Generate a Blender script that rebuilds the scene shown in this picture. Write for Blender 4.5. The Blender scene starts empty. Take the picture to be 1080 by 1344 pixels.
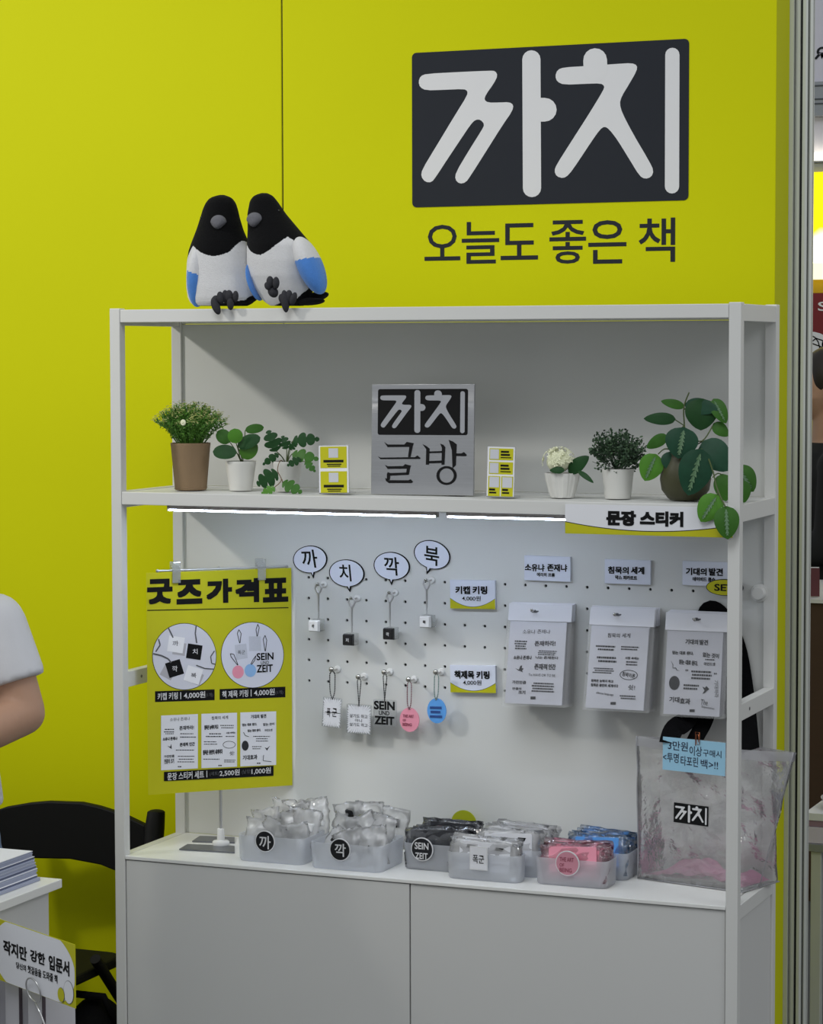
import bpy, bmesh, math, random
from mathutils import Vector, Matrix, noise as mnoise
from math import sin, cos, pi, radians

# ------------------------------------------------------------------ camera, world, lights, exposure
SC = bpy.context.scene
COL = SC.collection
CAM = Vector((2.2823, -4.0644, 1.5992)); YAW = 0.39156; PIT = 0.063692; ROL = -0.0024266; FPX = 3269.458
FW = Vector((-sin(YAW)*cos(PIT), cos(YAW)*cos(PIT), -sin(PIT)))
_r = Vector((cos(YAW), sin(YAW), 0)); _u = _r.cross(FW)
RT = _r*cos(ROL) + _u*sin(ROL); UP = -_r*sin(ROL) + _u*cos(ROL)
cd = bpy.data.cameras.new('camera'); cam = bpy.data.objects.new('camera', cd); COL.objects.link(cam)
cd.sensor_fit = 'HORIZONTAL'; cd.sensor_width = 36; cd.lens = FPX/1080*36; cd.clip_end = 100
cam.matrix_world = Matrix(((RT.x, UP.x, -FW.x, CAM.x), (RT.y, UP.y, -FW.y, CAM.y), (RT.z, UP.z, -FW.z, CAM.z), (0, 0, 0, 1)))
SC.camera = cam

w = bpy.data.worlds.new('hall'); SC.world = w; w.use_nodes = True
w.node_tree.nodes['Background'].inputs[0].default_value = (0.93, 0.97, 1.0, 1)
w.node_tree.nodes['Background'].inputs[1].default_value = 0.43

def area(name, loc, target, size, power, col=(1, 1, 1), size_y=None):
    l = bpy.data.lights.new(name, 'AREA'); l.energy = power; l.color = col; l.size = size
    if size_y: l.shape = 'RECTANGLE'; l.size_y = size_y
    else: l.shape = 'DISK'
    o = bpy.data.objects.new(name, l); COL.objects.link(o); o.location = loc
    o.rotation_euler = (Vector(target)-Vector(loc)).to_track_quat('-Z', 'Y').to_euler()
    return o
sp = bpy.data.lights.new('hall_spot_lamp', 'SPOT'); sp.energy = 620; sp.color = (1, 0.97, 0.90); sp.spot_size = radians(30); sp.spot_blend = 1.0; sp.shadow_soft_size = 0.22
so = bpy.data.objects.new('hall_spot_lamp', sp); COL.objects.link(so); so.location = (-3.8, -2.9, 4.3); so.rotation_euler = (Vector((-0.55, 0.4, 1.85))-Vector(so.location)).to_track_quat('-Z', 'Y').to_euler()
area('hall_ceiling_lamp', (0.8, -3.2, 5.2), (0.6, 0.3, 1.2), 2.6, 86, (0.95, 0.98, 1))
area('hall_side_lamp', (4.2, -1.4, 3.4), (0.9, 0.2, 1.2), 1.4, 22, (0.95, 0.97, 1))

SC.view_settings.view_transform = 'Standard'; SC.view_settings.look = 'None'
SC.view_settings.gamma = 1; SC.view_settings.use_curve_mapping = False
SC.view_settings.exposure = 0.0
SC.cycles.transparent_max_bounces = 40

# ------------------------------------------------------------------ measuring helpers: view ray through a photo pixel, cut with a real plane
def ray(x, y): return FW + RT*((x-540)/FPX) - UP*((y-672)/FPX)
def atY(x, y, Y):
    d = ray(x, y); return CAM + d*((Y-CAM.y)/d.y)
def atZ(x, y, Z):
    d = ray(x, y); return CAM + d*((Z-CAM.z)/d.z)
def atX(x, y, X):
    d = ray(x, y); return CAM + d*((X-CAM.x)/d.x)
def atD(x, y, t): return CAM + ray(x, y)*t
def mpp(p): return (Vector(p)-CAM).dot(FW)/FPX          # metres per photo pixel at a point

class Frame:
    """a flat working plane: origin O, axes U (right), V (up), N (out)"""
    def __init__(s, O, U=(1, 0, 0), V=(0, 0, 1)):
        s.O = Vector(O); s.U = Vector(U).normalized(); s.N = s.U.cross(Vector(V)).normalized(); s.V = s.N.cross(s.U)
    def p(s, u, v, n=0): return s.O + s.U*u + s.V*v + s.N*n
    def px(s, x, y):
        d = ray(x, y); t = (s.O-CAM).dot(s.N)/d.dot(s.N); q = CAM + d*t - s.O
        return q.dot(s.U), q.dot(s.V)
    def size(s, n): pass
def pframe(TL, TR, BL, Y=None, N=None, P=None):
    """frame of a card seen with these three photo corners, lying in the plane Y (or through P with normal N); returns frame, width, height"""
    if N is None: N = Vector((0, -1, 0)); P = Vector((0, Y, 0))
    N = Vector(N).normalized(); P = Vector(P)
    def cut(c):
        d = ray(*c); return CAM + d*((P-CAM).dot(N)/d.dot(N))
    a, b, c = cut(TL), cut(TR), cut(BL)
    U = (b-a).normalized(); V = N.cross(U)
    return Frame(a, U, V), (b-a).length, (a-c).dot(V)

# ------------------------------------------------------------------ materials
def lin(c):
    if isinstance(c, str): c = [int(c[i:i+2], 16)/255 for i in (0, 2, 4)]
    return tuple(x/12.92 if x <= 0.04045 else ((x+0.055)/1.055)**2.4 for x in c)
MATS = {}
def M(name, col, rough=0.5, metal=0.0, var=0.04, scale=30, bump=0.0, bscale=200, spec=0.5, coat=0.0, trans=0.0, alpha=1.0, emit=0.0, sheen=0.0, stretch=None, sss=0.0):
    """procedural material: base colour with a little noise variation, optional noise relief"""
    if name in MATS: return MATS[name]
    m = bpy.data.materials.new(name); m.use_nodes = True; nt = m.node_tree; b = nt.nodes['Principled BSDF']
    c = lin(col)
    tc = nt.nodes.new('ShaderNodeTexCoord'); mp = nt.nodes.new('ShaderNodeMapping'); nt.links.new(tc.outputs['Object'], mp.inputs[0])
    if stretch: mp.inputs['Scale'].default_value = stretch
    n = nt.nodes.new('ShaderNodeTexNoise'); n.inputs['Scale'].default_value = scale; n.inputs['Detail'].default_value = 4
    nt.links.new(mp.outputs[0], n.inputs['Vector'])
    r = nt.nodes.new('ShaderNodeMix'); r.data_type = 'RGBA'
    r.inputs[6].default_value = tuple(x*(1-var) for x in c)+(1,); r.inputs[7].default_value = tuple(min(1, x*(1+var)) for x in c)+(1,)
    nt.links.new(n.outputs['Fac'], r.inputs[0]); nt.links.new(r.outputs[2], b.inputs['Base Color'])
    b.inputs['Roughness'].default_value = rough; b.inputs['Metallic'].default_value = metal
    b.inputs['Specular IOR Level'].default_value = spec; b.inputs['Coat Weight'].default_value = coat
    b.inputs['Transmission Weight'].default_value = trans; b.inputs['Alpha'].default_value = alpha
    b.inputs['Sheen Weight'].default_value = sheen
    if sss: b.inputs['Subsurface Weight'].default_value = sss; b.inputs['Subsurface Radius'].default_value = (0.01, 0.005, 0.003)
    if emit: b.inputs['Emission Color'].default_value = c+(1,); b.inputs['Emission Strength'].default_value = emit
    if bump:
        n2 = nt.nodes.new('ShaderNodeTexNoise'); n2.inputs['Scale'].default_value = bscale; n2.inputs['Detail'].default_value = 3
        nt.links.new(mp.outputs[0], n2.inputs['Vector'])
        bp = nt.nodes.new('ShaderNodeBump'); bp.inputs['Strength'].default_value = bump; bp.inputs['Distance'].default_value = 0.002
        nt.links.new(n2.outputs['Fac'], bp.inputs['Height']); nt.links.new(bp.outputs[0], b.inputs['Normal'])
    MATS[name] = m; return m
def FILM(name, col=(1, 1, 1), body=0.12, gloss=0.25, rough=0.12, bump=0.25, bscale=60):
    """thin clear plastic film: see-through, a little milky, glossy creases"""
    if name in MATS: return MATS[name]
    m = bpy.data.materials.new(name); m.use_nodes = True; nt = m.node_tree; nt.nodes.clear()
    out = nt.nodes.new('ShaderNodeOutputMaterial'); tr = nt.nodes.new('ShaderNodeBsdfTransparent'); df = nt.nodes.new('ShaderNodeBsdfPrincipled'); gl = nt.nodes.new('ShaderNodeBsdfGlossy')
    c = lin(col); tr.inputs[0].default_value = tuple(0.75+0.25*x for x in c)+(1,); df.inputs['Base Color'].default_value = c+(1,); df.inputs['Roughness'].default_value = 0.5
    tl = nt.nodes.new('ShaderNodeBsdfTranslucent'); tl.inputs[0].default_value = c+(1,); mt = nt.nodes.new('ShaderNodeMixShader'); mt.inputs[0].default_value = 0.45; nt.links.new(df.outputs[0], mt.inputs[1]); nt.links.new(tl.outputs[0], mt.inputs[2])
    gl.inputs['Roughness'].default_value = rough
    m1 = nt.nodes.new('ShaderNodeMixShader'); m2 = nt.nodes.new('ShaderNodeMixShader')
    n = nt.nodes.new('ShaderNodeTexNoise'); n.inputs['Scale'].default_value = bscale; n.inputs['Detail'].default_value = 3
    tc = nt.nodes.new('ShaderNodeTexCoord'); nt.links.new(tc.outputs['Object'], n.inputs['Vector'])
    bp = nt.nodes.new('ShaderNodeBump'); bp.inputs['Strength'].default_value = bump; bp.inputs['Distance'].default_value = 0.004
    nt.links.new(n.outputs['Fac'], bp.inputs['Height']); nt.links.new(bp.outputs[0], gl.inputs['Normal'])
    fr = nt.nodes.new('ShaderNodeFresnel'); fr.inputs['IOR'].default_value = 1.5; nt.links.new(bp.outputs[0], fr.inputs['Normal'])
    ma = nt.nodes.new('ShaderNodeMath'); ma.operation = 'MULTIPLY_ADD'; ma.inputs[1].default_value = gloss*3; ma.inputs[2].default_value = gloss*0.25; ma.use_clamp = True
    nt.links.new(fr.outputs[0], ma.inputs[0])
    m1.inputs[0].default_value = body; nt.links.new(tr.outputs[0], m1.inputs[1]); nt.links.new(mt.outputs[0], m1.inputs[2])
    nt.links.new(ma.outputs[0], m2.inputs[0]); nt.links.new(m1.outputs[0], m2.inputs[1]); nt.links.new(gl.outputs[0], m2.inputs[2])
    nt.links.new(m2.outputs[0], out.inputs[0])
    MATS[name] = m; return m

# ------------------------------------------------------------------ objects
ORG = {}
def tag(o, label, cat, group=None, kind=None):
    if label: o['label'] = label
    if cat: o['category'] = cat
    if group: o['group'] = group
    if kind: o['kind'] = kind
    return o
def thing(name, label, cat, loc, group=None):
    o = bpy.data.objects.new(name, None); COL.objects.link(o); o.location = loc; o.empty_display_size = 0.02
    ORG[o.name] = Vector(loc); return tag(o, label, cat, group)
def struct(name, loc=(0, 0, 0)):
    o = bpy.data.objects.new(name, None); COL.objects.link(o); o.location = loc; o['kind'] = 'structure'; ORG[o.name] = Vector(loc); return o

class G:
    """collects geometry in world coordinates and links it as one mesh object"""
    def __init__(s): s.v = []; s.f = []; s.mi = []
    def add(s, vs, fs, mi=0):
        k = len(s.v); s.v += [Vector(x) for x in vs]; s.f += [tuple(i+k for i in f) for f in fs]; s.mi += [mi]*len(fs); return s
    def box(s, x0, x1, y0, y1, z0, z1, mi=0):
        return s.add([(x, y, z) for z in (z0, z1) for y in (y0, y1) for x in (x0, x1)],
                     [(0, 2, 3, 1), (4, 5, 7, 6), (0, 1, 5, 4), (2, 6, 7, 3), (0, 4, 6, 2), (1, 3, 7, 5)], mi)
    def fbox(s, F, u0, u1, v0, v1, n0, n1, mi=0):
        return s.add([F.p(u, v, n) for n in (n0, n1) for v in (v0, v1) for u in (u0, u1)],
                     [(0, 2, 3, 1), (4, 5, 7, 6), (0, 1, 5, 4), (2, 6, 7, 3), (0, 4, 6, 2), (1, 3, 7, 5)], mi)
    def prism(s, F, pts, n0, n1, mi=0):
        a = sum(pts[i][0]*pts[(i+1) % len(pts)][1]-pts[(i+1) % len(pts)][0]*pts[i][1] for i in range(len(pts)))
        if a < 0: pts = pts[::-1]
        k = len(pts); vs = [F.p(u, v, n0) for u, v in pts]+[F.p(u, v, n1) for u, v in pts]
        fs = [tuple(range(k-1, -1, -1)), tuple(range(k, 2*k))]+[(i, (i+1) % k, k+(i+1) % k, k+i) for i in range(k)]
        return s.add(vs, fs, mi)
    def flat(s, F, pts, n, mi=0):
        a = sum(pts[i][0]*pts[(i+1) % len(pts)][1]-pts[(i+1) % len(pts)][0]*pts[i][1] for i in range(len(pts)))
        if a < 0: pts = pts[::-1]
        return s.add([F.p(u, v, n) for u, v in pts], [tuple(range(len(pts)))], mi)
    def tube(s, path, rad, seg=8, closed=False, cap=True, mi=0):
        path = [Vector(p) for p in path]; n = len(path); rr = rad if isinstance(rad, (list, tuple)) else [rad]*n
        t0 = (path[1]-path[0]).normalized(); a = t0.orthogonal().normalized(); vs = []; fs = []
        for i, p in enumerate(path):
            if closed: t = path[(i+1) % n]-path[i-1]
            else: t = path[min(i+1, n-1)]-path[max(i-1, 0)]
            t.normalize(); a = (a-t*a.dot(t)).normalized(); b = t.cross(a)
            for k in range(seg):
                th = 2*pi*k/seg; vs.append(p+(a*cos(th)+b*sin(th))*rr[i])
        m = n if closed else n-1
        for i in range(m):
            j = (i+1) % n
            for k in range(seg):
                l = (k+1) % seg; fs.append((i*seg+k, i*seg+l, j*seg+l, j*seg+k))
        if cap and not closed: fs += [tuple(range(seg-1, -1, -1)), tuple((n-1)*seg+k for k in range(seg))]
        return s.add(vs, fs, mi)
    def lathe(s, c, prof, seg=32, U=(1, 0, 0), V=(0, 1, 0), W=(0, 0, 1), capb=True, capt=False, mi=0):
        """rings of (radius, height) turned about axis W through c"""
        c = Vector(c); U, V, W = Vector(U).normalized(), Vector(V).normalized(), Vector(W).normalized(); vs = []; fs = []; n = len(prof)
        for r, h in prof:
            for k in range(seg):
                th = 2*pi*k/seg; vs.append(c+(U*cos(th)+V*sin(th))*r+W*h)
        for i in range(n-1):
            for k in range(seg):
                l = (k+1) % seg; fs.append((i*seg+k, i*seg+l, (i+1)*seg+l, (i+1)*seg+k))
        if capb: fs.append(tuple(range(seg-1, -1, -1)))
        if capt: fs.append(tuple((n-1)*seg+k for k in range(seg)))
        return s.add(vs, fs, mi)
    def ball(s, c, R, seg=16, rings=10, rot=None, mi=0):
        c = Vector(c); rot = rot or Matrix.Identity(3); vs = []; fs = []
        for i in range(rings+1):
            ph = -pi/2+pi*i/rings
            for k in range(seg):
                th = 2*pi*k/seg; vs.append(c+rot @ Vector((R[0]*cos(ph)*cos(th), R[1]*cos(ph)*sin(th), R[2]*sin(ph))))
        for i in range(rings):
            for k in range(seg):
                l = (k+1) % seg; fs.append((i*seg+k, i*seg+l, (i+1)*seg+l, (i+1)*seg+k))
        return s.add(vs, fs, mi)
    def build(s, name, mat, parent=None, smooth=False, bevel=0.0, seg=2, weld=False, sharp=None, label=None, kind=None):
        org = ORG[parent.name] if parent else Vector((0, 0, 0))
        me = bpy.data.meshes.new(name); me.from_pydata([v-org for v in s.v], [], s.f)
        for m in (mat if isinstance(mat, (list, tuple)) else [mat]): me.materials.append(m)
        if any(s.mi): me.polygons.foreach_set('material_index', s.mi)
        if smooth: me.polygons.foreach_set('use_smooth', [True]*len(me.polygons))
        if weld or smooth:
            bm = bmesh.new(); bm.from_mesh(me); bmesh.ops.remove_doubles(bm, verts=bm.verts, dist=1e-6); bm.to_mesh(me); bm.free()
        if sharp: me.set_sharp_from_angle(angle=radians(sharp))
        me.update()
        o = bpy.data.objects.new(name, me); COL.objects.link(o)
        if parent: o.parent = parent; ORG[o.name] = org
        else: ORG[o.name] = org
        if bevel:
            b = o.modifiers.new('bevel', 'BEVEL'); b.width = bevel; b.segments = seg; b.limit_method = 'ANGLE'; b.angle_limit = radians(40)
        if label: o['label'] = label
        if kind: o['kind'] = kind
        return o

# ------------------------------------------------------------------ lettering
_TX = {}
def glyphs(body, bold=0.0, shear=0.0):
    """flat outlines of a line of lettering in the built-in font, scaled to the unit square"""
    key = (body, bold, shear)
    if key not in _TX:
        c = bpy.data.curves.new('lettering', 'FONT'); c.body = body; c.offset = bold; c.resolution_u = 3; c.shear = shear; c.fill_mode = 'FRONT'
        o = bpy.data.objects.new('lettering', c); me = o.to_mesh()
        vs = [(v.co.x, v.co.y) for v in me.vertices]; fs = [tuple(p.vertices) for p in me.polygons]
        o.to_mesh_clear(); bpy.data.objects.remove(o); bpy.data.curves.remove(c)
        x0 = min(v[0] for v in vs); x1 = max(v[0] for v in vs); y0 = min(v[1] for v in vs); y1 = max(v[1] for v in vs)
        _TX[key] = ([((x-x0)/(x1-x0), (y-y0)/(y1-y0)) for x, y in vs], fs)
    return _TX[key]
def write(g, F, body, u0, v0, u1, v1, n=0.0004, bold=0.0, shear=0.0, rot=0.0, mi=0):
    """lettering filling the box u0..u1, v0..v1 of a frame (turned by rot about the box centre)"""
    vs, fs = glyphs(body, min(bold, 0.018), shear); cu, cv = (u0+u1)/2, (v0+v1)/2; c_, s_ = cos(rot), sin(rot)
    e = max(0.0, bold-0.018)*(v1-v0)*0.85             # extra weight: the outlines laid four times, a little apart
    for k, (ox, oy) in enumerate(((0, 0),) if e <= 0 else ((-e, -e), (e, -e), (e, e), (-e, e), (e, 0), (-e, 0), (0, e), (0, -e), (0, 0))):
        out = []
        for x, y in vs:
            a, b = (x-.5)*(u1-u0-2*e)+ox, (y-.5)*(v1-v0-2*e)+oy; out.append(F.p(cu+a*c_-b*s_, cv+a*s_+b*c_, n+k*0.00002))
        g.add(out, fs, mi)
    return g
def pbox(F, x0, y0, x1, y1):
    """photo box -> u0, v0, u1, v1 on the frame"""
    xm, ym = (x0+x1)/2, (y0+y1)/2; c = F.px(xm, ym)
    w = (Vector(F.px(x1, ym))-Vector(F.px(x0, ym))).length; h = (Vector(F.px(xm, y0))-Vector(F.px(xm, y1))).length
    return c[0]-w/2, c[1]-h/2, c[0]+w/2, c[1]+h/2
def wpx(g, F, body, x0, y0, x1, y1, n=0.0004, **k):
    return write(g, F, body, *pbox(F, x0, y0, x1, y1)[0:2], *pbox(F, x0, y0, x1, y1)[2:4], n, **k)
def circle(cx, cy, rx, ry, n=28, a0=0): return [(cx+rx*cos(a0+2*pi*i/n), cy+ry*sin(a0+2*pi*i/n)) for i in range(n)]
def rrect(u0, v0, u1, v1, r, n=5):
    out = []
    for cx, cy, a in ((u1-r, v1-r, 0), (u0+r, v1-r, pi/2), (u0+r, v0+r, pi), (u1-r, v0+r, 1.5*pi)):
        out += [(cx+r*cos(a+pi/2*i/n), cy+r*sin(a+pi/2*i/n)) for i in range(n+1)]
    return out
def chaikin(p, it=2):
    for _ in range(it):
        q = []
        for i in range(len(p)):
            a, b = p[i], p[(i+1) % len(p)]
            q += [(a[0]*.75+b[0]*.25, a[1]*.75+b[1]*.25), (a[0]*.25+b[0]*.75, a[1]*.25+b[1]*.75)]
        p = q
    return p
def capsule(x0, y0, x1, y1, r0, r1=None, n=8):
    r1 = r1 or r0; a = math.atan2(y1-y0, x1-x0)
    return [(x1+r1*cos(a-pi/2+pi*i/n), y1+r1*sin(a-pi/2+pi*i/n)) for i in range(n+1)]+[(x0+r0*cos(a+pi/2+pi*i/n), y0+r0*sin(a+pi/2+pi*i/n)) for i in range(n+1)]
LOGO_KK = [(0.0533, 0.8613), (0.1761, 0.8625), (0.2904, 0.8618), (0.3108, 0.8578), (0.3195, 0.827), (0.3049, 0.7778), (0.2756, 0.7093), (0.2697, 0.6769), (0.2843, 0.6583), (0.3222, 0.6559), (0.3614, 0.6559), (0.3773, 0.6373), (0.3729, 0.5974), (0.3366, 0.5089), (0.2751, 0.3431), (0.2191, 0.1935), (0.2013, 0.151), (0.1777, 0.1443), (0.1615, 0.173), (0.1645, 0.2188), (0.212, 0.3538), (0.2621, 0.4879), (0.2709, 0.5203), (0.2563, 0.5515), (0.2373, 0.5526), (0.2196, 0.5233), (0.1752, 0.4116), (0.1306, 0.2993), (0.0918, 0.199), (0.0738, 0.1588), (0.0499, 0.1624), (0.0336, 0.1989), (0.0382, 0.2448), (0.0863, 0.378), (0.1608, 0.585), (0.2067, 0.7088), (0.2083, 0.739), (0.1936, 0.7526), (0.1168, 0.7527), (0.053, 0.7545), (0.0307, 0.7764), (0.0248, 0.8124), (0.0324, 0.8475)]
LOGO_CH = [(0.5597, 0.8596), (0.6377, 0.8613), (0.7501, 0.8653), (0.8003, 0.8665), (0.8198, 0.8503), (0.8185, 0.816), (0.7922, 0.7367), (0.7644, 0.6573), (0.7588, 0.6157), (0.7673, 0.5584), (0.8066, 0.4228), (0.8626, 0.2521), (0.8794, 0.1896), (0.8712, 0.1505), (0.8489, 0.1391), (0.8294, 0.1597), (0.7929, 0.2677), (0.7507, 0.3912), (0.7226, 0.4571), (0.7057, 0.4779), (0.6888, 0.459), (0.6592, 0.3861), (0.6097, 0.2565), (0.5784, 0.1804), (0.5584, 0.1588), (0.5341, 0.1723), (0.5255, 0.2078), (0.5341, 0.2475), (0.5812, 0.3752), (0.652, 0.5654), (0.6998, 0.7011), (0.7054, 0.7303), (0.6913, 0.7486), (0.6377, 0.7498), (0.5597, 0.7502), (0.5355, 0.7718), (0.5283, 0.8072), (0.5369, 0.8464)]
LOGO_BARS = [[(0.4781, 0.1022), (0.4756, 0.0801), (0.4685, 0.0615), (0.4578, 0.0493), (0.4451, 0.0452), (0.4324, 0.0499), (0.4215, 0.0628), (0.4143, 0.0818), (0.4117, 0.1041), (0.4093, 0.9228), (0.4118, 0.9447), (0.4189, 0.9628), (0.4296, 0.9745), (0.4422, 0.9781), (0.4549, 0.9728), (0.4656, 0.9597), (0.4728, 0.9406), (0.4754, 0.9185)], [(0.9681, 0.0872), (0.9663, 0.0703), (0.9609, 0.0562), (0.9528, 0.0469), (0.9433, 0.0439), (0.9338, 0.0477), (0.9257, 0.0577), (0.9203, 0.0724), (0.9184, 0.0894), (0.9179, 0.9067), (0.9198, 0.9234), (0.9252, 0.9372), (0.9332, 0.946), (0.9427, 0.9486), (0.9521, 0.9445), (0.9602, 0.9343), (0.9655, 0.9196), (0.9674, 0.9027)], [(0.4911, 0.6726), (0.5076, 0.6658), (0.5215, 0.6487), (0.5308, 0.6238), (0.534, 0.595), (0.5308, 0.5665), (0.5215, 0.5428), (0.5076, 0.5274), (0.4911, 0.5226), (0.4595, 0.5244), (0.443, 0.5311), (0.429, 0.5483), (0.4196, 0.5732), (0.4163, 0.6022), (0.4196, 0.6308), (0.429, 0.6546), (0.443, 0.67), (0.4596, 0.6746)], [(0.7151, 0.8365), (0.7126, 0.8081), (0.704, 0.784), (0.6908, 0.7679), (0.6748, 0.7622), (0.6585, 0.7678), (0.6443, 0.7839), (0.6346, 0.808), (0.6306, 0.8364), (0.6292, 0.896), (0.6317, 0.9244), (0.6403, 0.9485), (0.6536, 0.9645), (0.6697, 0.97), (0.6859, 0.9643), (0.7, 0.9482), (0.7097, 0.9241), (0.7136, 0.8958)]]

def logo(g, F, u0, v0, u1, v1, n, mi=0):
    mp = lambda P: [(u0+(u1-u0)*x, v0+(v1-v0)*y) for x, y in P]
    g.flat(F, mp(chaikin(LOGO_KK, 1)), n, mi); g.flat(F, mp(chaikin(LOGO_CH, 1)), n, mi)
    for i, b in enumerate(LOGO_BARS): g.flat(F, mp(b), n+0.00005*(i+1), mi)
    return g

# ------------------------------------------------------------------ shared materials
WHITE = M('white_powder_coat', 'D9D9D6', 0.42, var=0.015, scale=8)
PANEL = M('white_laminate', 'D6D7D4', 0.5, var=0.012, scale=5)
CABWH = M('white_cabinet_laminate', 'D2D2D0', 0.45, var=0.012, scale=6)
TOPWH = M('white_worktop', 'E6E6E3', 0.35, var=0.015, scale=9)
YELLOW = M('yellow_wall_vinyl', 'CACC00', 0.6, spec=0.12, var=0.03, scale=2.2, bump=0.03, bscale=12)
PYEL = M('yellow_print', 'C2BF00', 0.5, var=0.02)
INK = M('black_ink', '0F0F11', 0.7, var=0.1, spec=0.2)
CHAR = M('charcoal_print', '25282F', 0.7, var=0.04, spec=0.2)
PAPER = M('white_paper', 'E8E9EE', 0.55, var=0.01)
GREYINK = M('grey_ink', '55565C', 0.6)
PWHITE = M('pale_print', 'D8D8DA', 0.5, var=0.01)
CHROME = M('chrome', 'C8C8C8', 0.28, 0.8, var=0.05)
STEEL = M('dark_steel', '77787A', 0.35, 0.9, var=0.05)
BLACKM = M('black_paint', '17171A', 0.45, var=0.08)
ALU = M('aluminium_profile', 'CDD0CA', 0.42, 0.15, var=0.05, scale=14, stretch=(8, 8, 0.6))
DARKGAP = M('dark_groove', '1A1B1C', 0.7)

# ------------------------------------------------------------------ setting
PW = 0.021; UW = 1.2; UD = 0.2634; ZT = 1.683; ZS = 1.3433; ZM = 1.0043; ZC = 0.66   # unit: post, width, depth, top, shelf, mid rail, worktop
WALLY = 0.45; WEND = 1.1437; PEGY = 0.248
fl = struct('floor')
CARPET = M('grey_hall_carpet', '5A5B5C', 0.95, var=0.15, scale=150, bump=0.4, bscale=400)
G().add([(-6, -8, 0), (9, -8, 0), (9, 9, 0), (-6, 9, 0)], [(0, 1, 2, 3)]).build('carpet', CARPET, fl)
wl = struct('wall_back', (0, WALLY, 0))
seam = atY(370, 120, WALLY).x
for a, b in ((-2.6, -1.0), (-0.997, seam-0.0015), (seam+0.0015, WEND)):
    G().box(a, b, WALLY, WALLY+0.1, 0.0, 2.9).build('wall_panel', YELLOW, wl, bevel=0.0015)
G().box(-2.6, WEND-0.01, WALLY+0.004, WALLY+0.096, 0, 2.89).build('wall_core', DARKGAP, wl)
# aluminium corner upright: eight-sided profile with a slot in each face, its shade painted as a dark strip
cx, cy = atY(1051, 600, WALLY+0.13).x, WALLY+0.13
up = thing('aluminium_upright', 'silver grooved aluminium upright post at right end of yellow wall', 'post', (cx, cy, 0))
g = G(); pts = []
R = 0.0205
for k in range(8):
    a0 = 2*pi*k/8+pi/8; a1 = 2*pi*(k+1)/8+pi/8
    A = Vector((cos(a0), sin(a0)))*R; B = Vector((cos(a1), sin(a1)))*R; nrm = ((A+B)/2).normalized()
    for t, d in ((0.0, 0), (0.34, 0), (0.34, 0.006), (0.66, 0.006), (0.66, 0)):
        q = A.lerp(B, t)-nrm*d; pts.append((q.x, q.y))
vs = [(cx+x, cy+y, z) for z in (0, 2.95) for x, y in pts]; n = len(pts)
g.add(vs, [(i, (i+1) % n, n+(i+1) % n, n+i) for i in range(n)]+[tuple(range(n, 2*n))])
g.build('profile', ALU, up)
g = G()
for k in range(8):
    am = 2*pi*(k+0.5)/8+pi/8; d = Vector((cos(am), sin(am))); tdir = Vector((-d.y, d.x)); r0 = R*cos(pi/8)-0.0058
    A = d*r0-tdir*0.0025; B = d*r0+tdir*0.0025
    g.add([(cx+A.x, cy+A.y, 0.0), (cx+B.x, cy+B.y, 0.0), (cx+B.x, cy+B.y, 2.94), (cx+A.x, cy+A.y, 2.94)], [(0, 1, 2, 3)])
g.build('slot_shade', DARKGAP, up)
# filler strip added to close the see-through gap between wall and upright
G().box(WEND-0.02, WEND+0.0075, WALLY+0.1005, WALLY+0.1045, 0, 2.9).build('gap_filler_strip', ALU, up)

# ------------------------------------------------------------------ display shelving unit
un = thing('display_shelf', 'white metal display shelving unit with pegboard back against yellow wall', 'shelf', (UW/2, UD/2, 0))
for x0 in (0, UW-PW):
    for y0 in (0, UD-PW):
        G().box(x0, x0+PW, y0, y0+PW, 0.0, ZT if y0 == 0 or x0 == 0 else ZT).build('post', WHITE, un, bevel=0.0012)
def rail(name, x0, x1, y0, y1, z0, z1): return G().box(x0, x1, y0, y1, z0, z1).build(name, WHITE, un, bevel=0.001)
for z, hf, hs in ((ZT-0.0025, 0.0235, 0.029), (ZS, 0.0235, 0.030)):
    rail('front_rail', PW+0.0004, UW-PW-0.0004, 0.001, 0.019, z-hf, z)
    rail('back_rail', PW+0.0004, UW-PW-0.0004, UD-0.019, UD-0.001, z-hf, z)
    for x in (0.001, UW-0.019): rail('side_rail', x, x+0.018, PW+0.0004, UD-PW-0.0004, z-hs, z)
    G().box(0.0195, UW-0.0195, 0.0195, UD-0.0195-0.012, z-0.012, z-0.0012).build('shelf_board', PANEL, un)
for x in (0.001, UW-0.019):
    r_ = rail('side_rail', x, x+0.018, PW+0.0004, UD-PW-0.0004, ZM-0.029, ZM)
    xs = x+0.018 if x < 0.1 else x
    F = Frame((x+0.0181, 0.075, ZM-0.0145), (0, 1, 0)); G().prism(F, circle(0, 0, 0.003, 0.003, 14), -0.0002, 0.0006).build('screw', STEEL, r_)
for x in (0.001, UW-0.019): rail('side_rail', x, x+0.018, PW+0.0004, UD-PW-0.0004, ZC-0.026, ZC-0.0005)
G().box(PW, UW-PW, PEGY, PEGY+0.006, ZS+0.0005, ZT-0.027).build('back_panel', PANEL, un)
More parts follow.
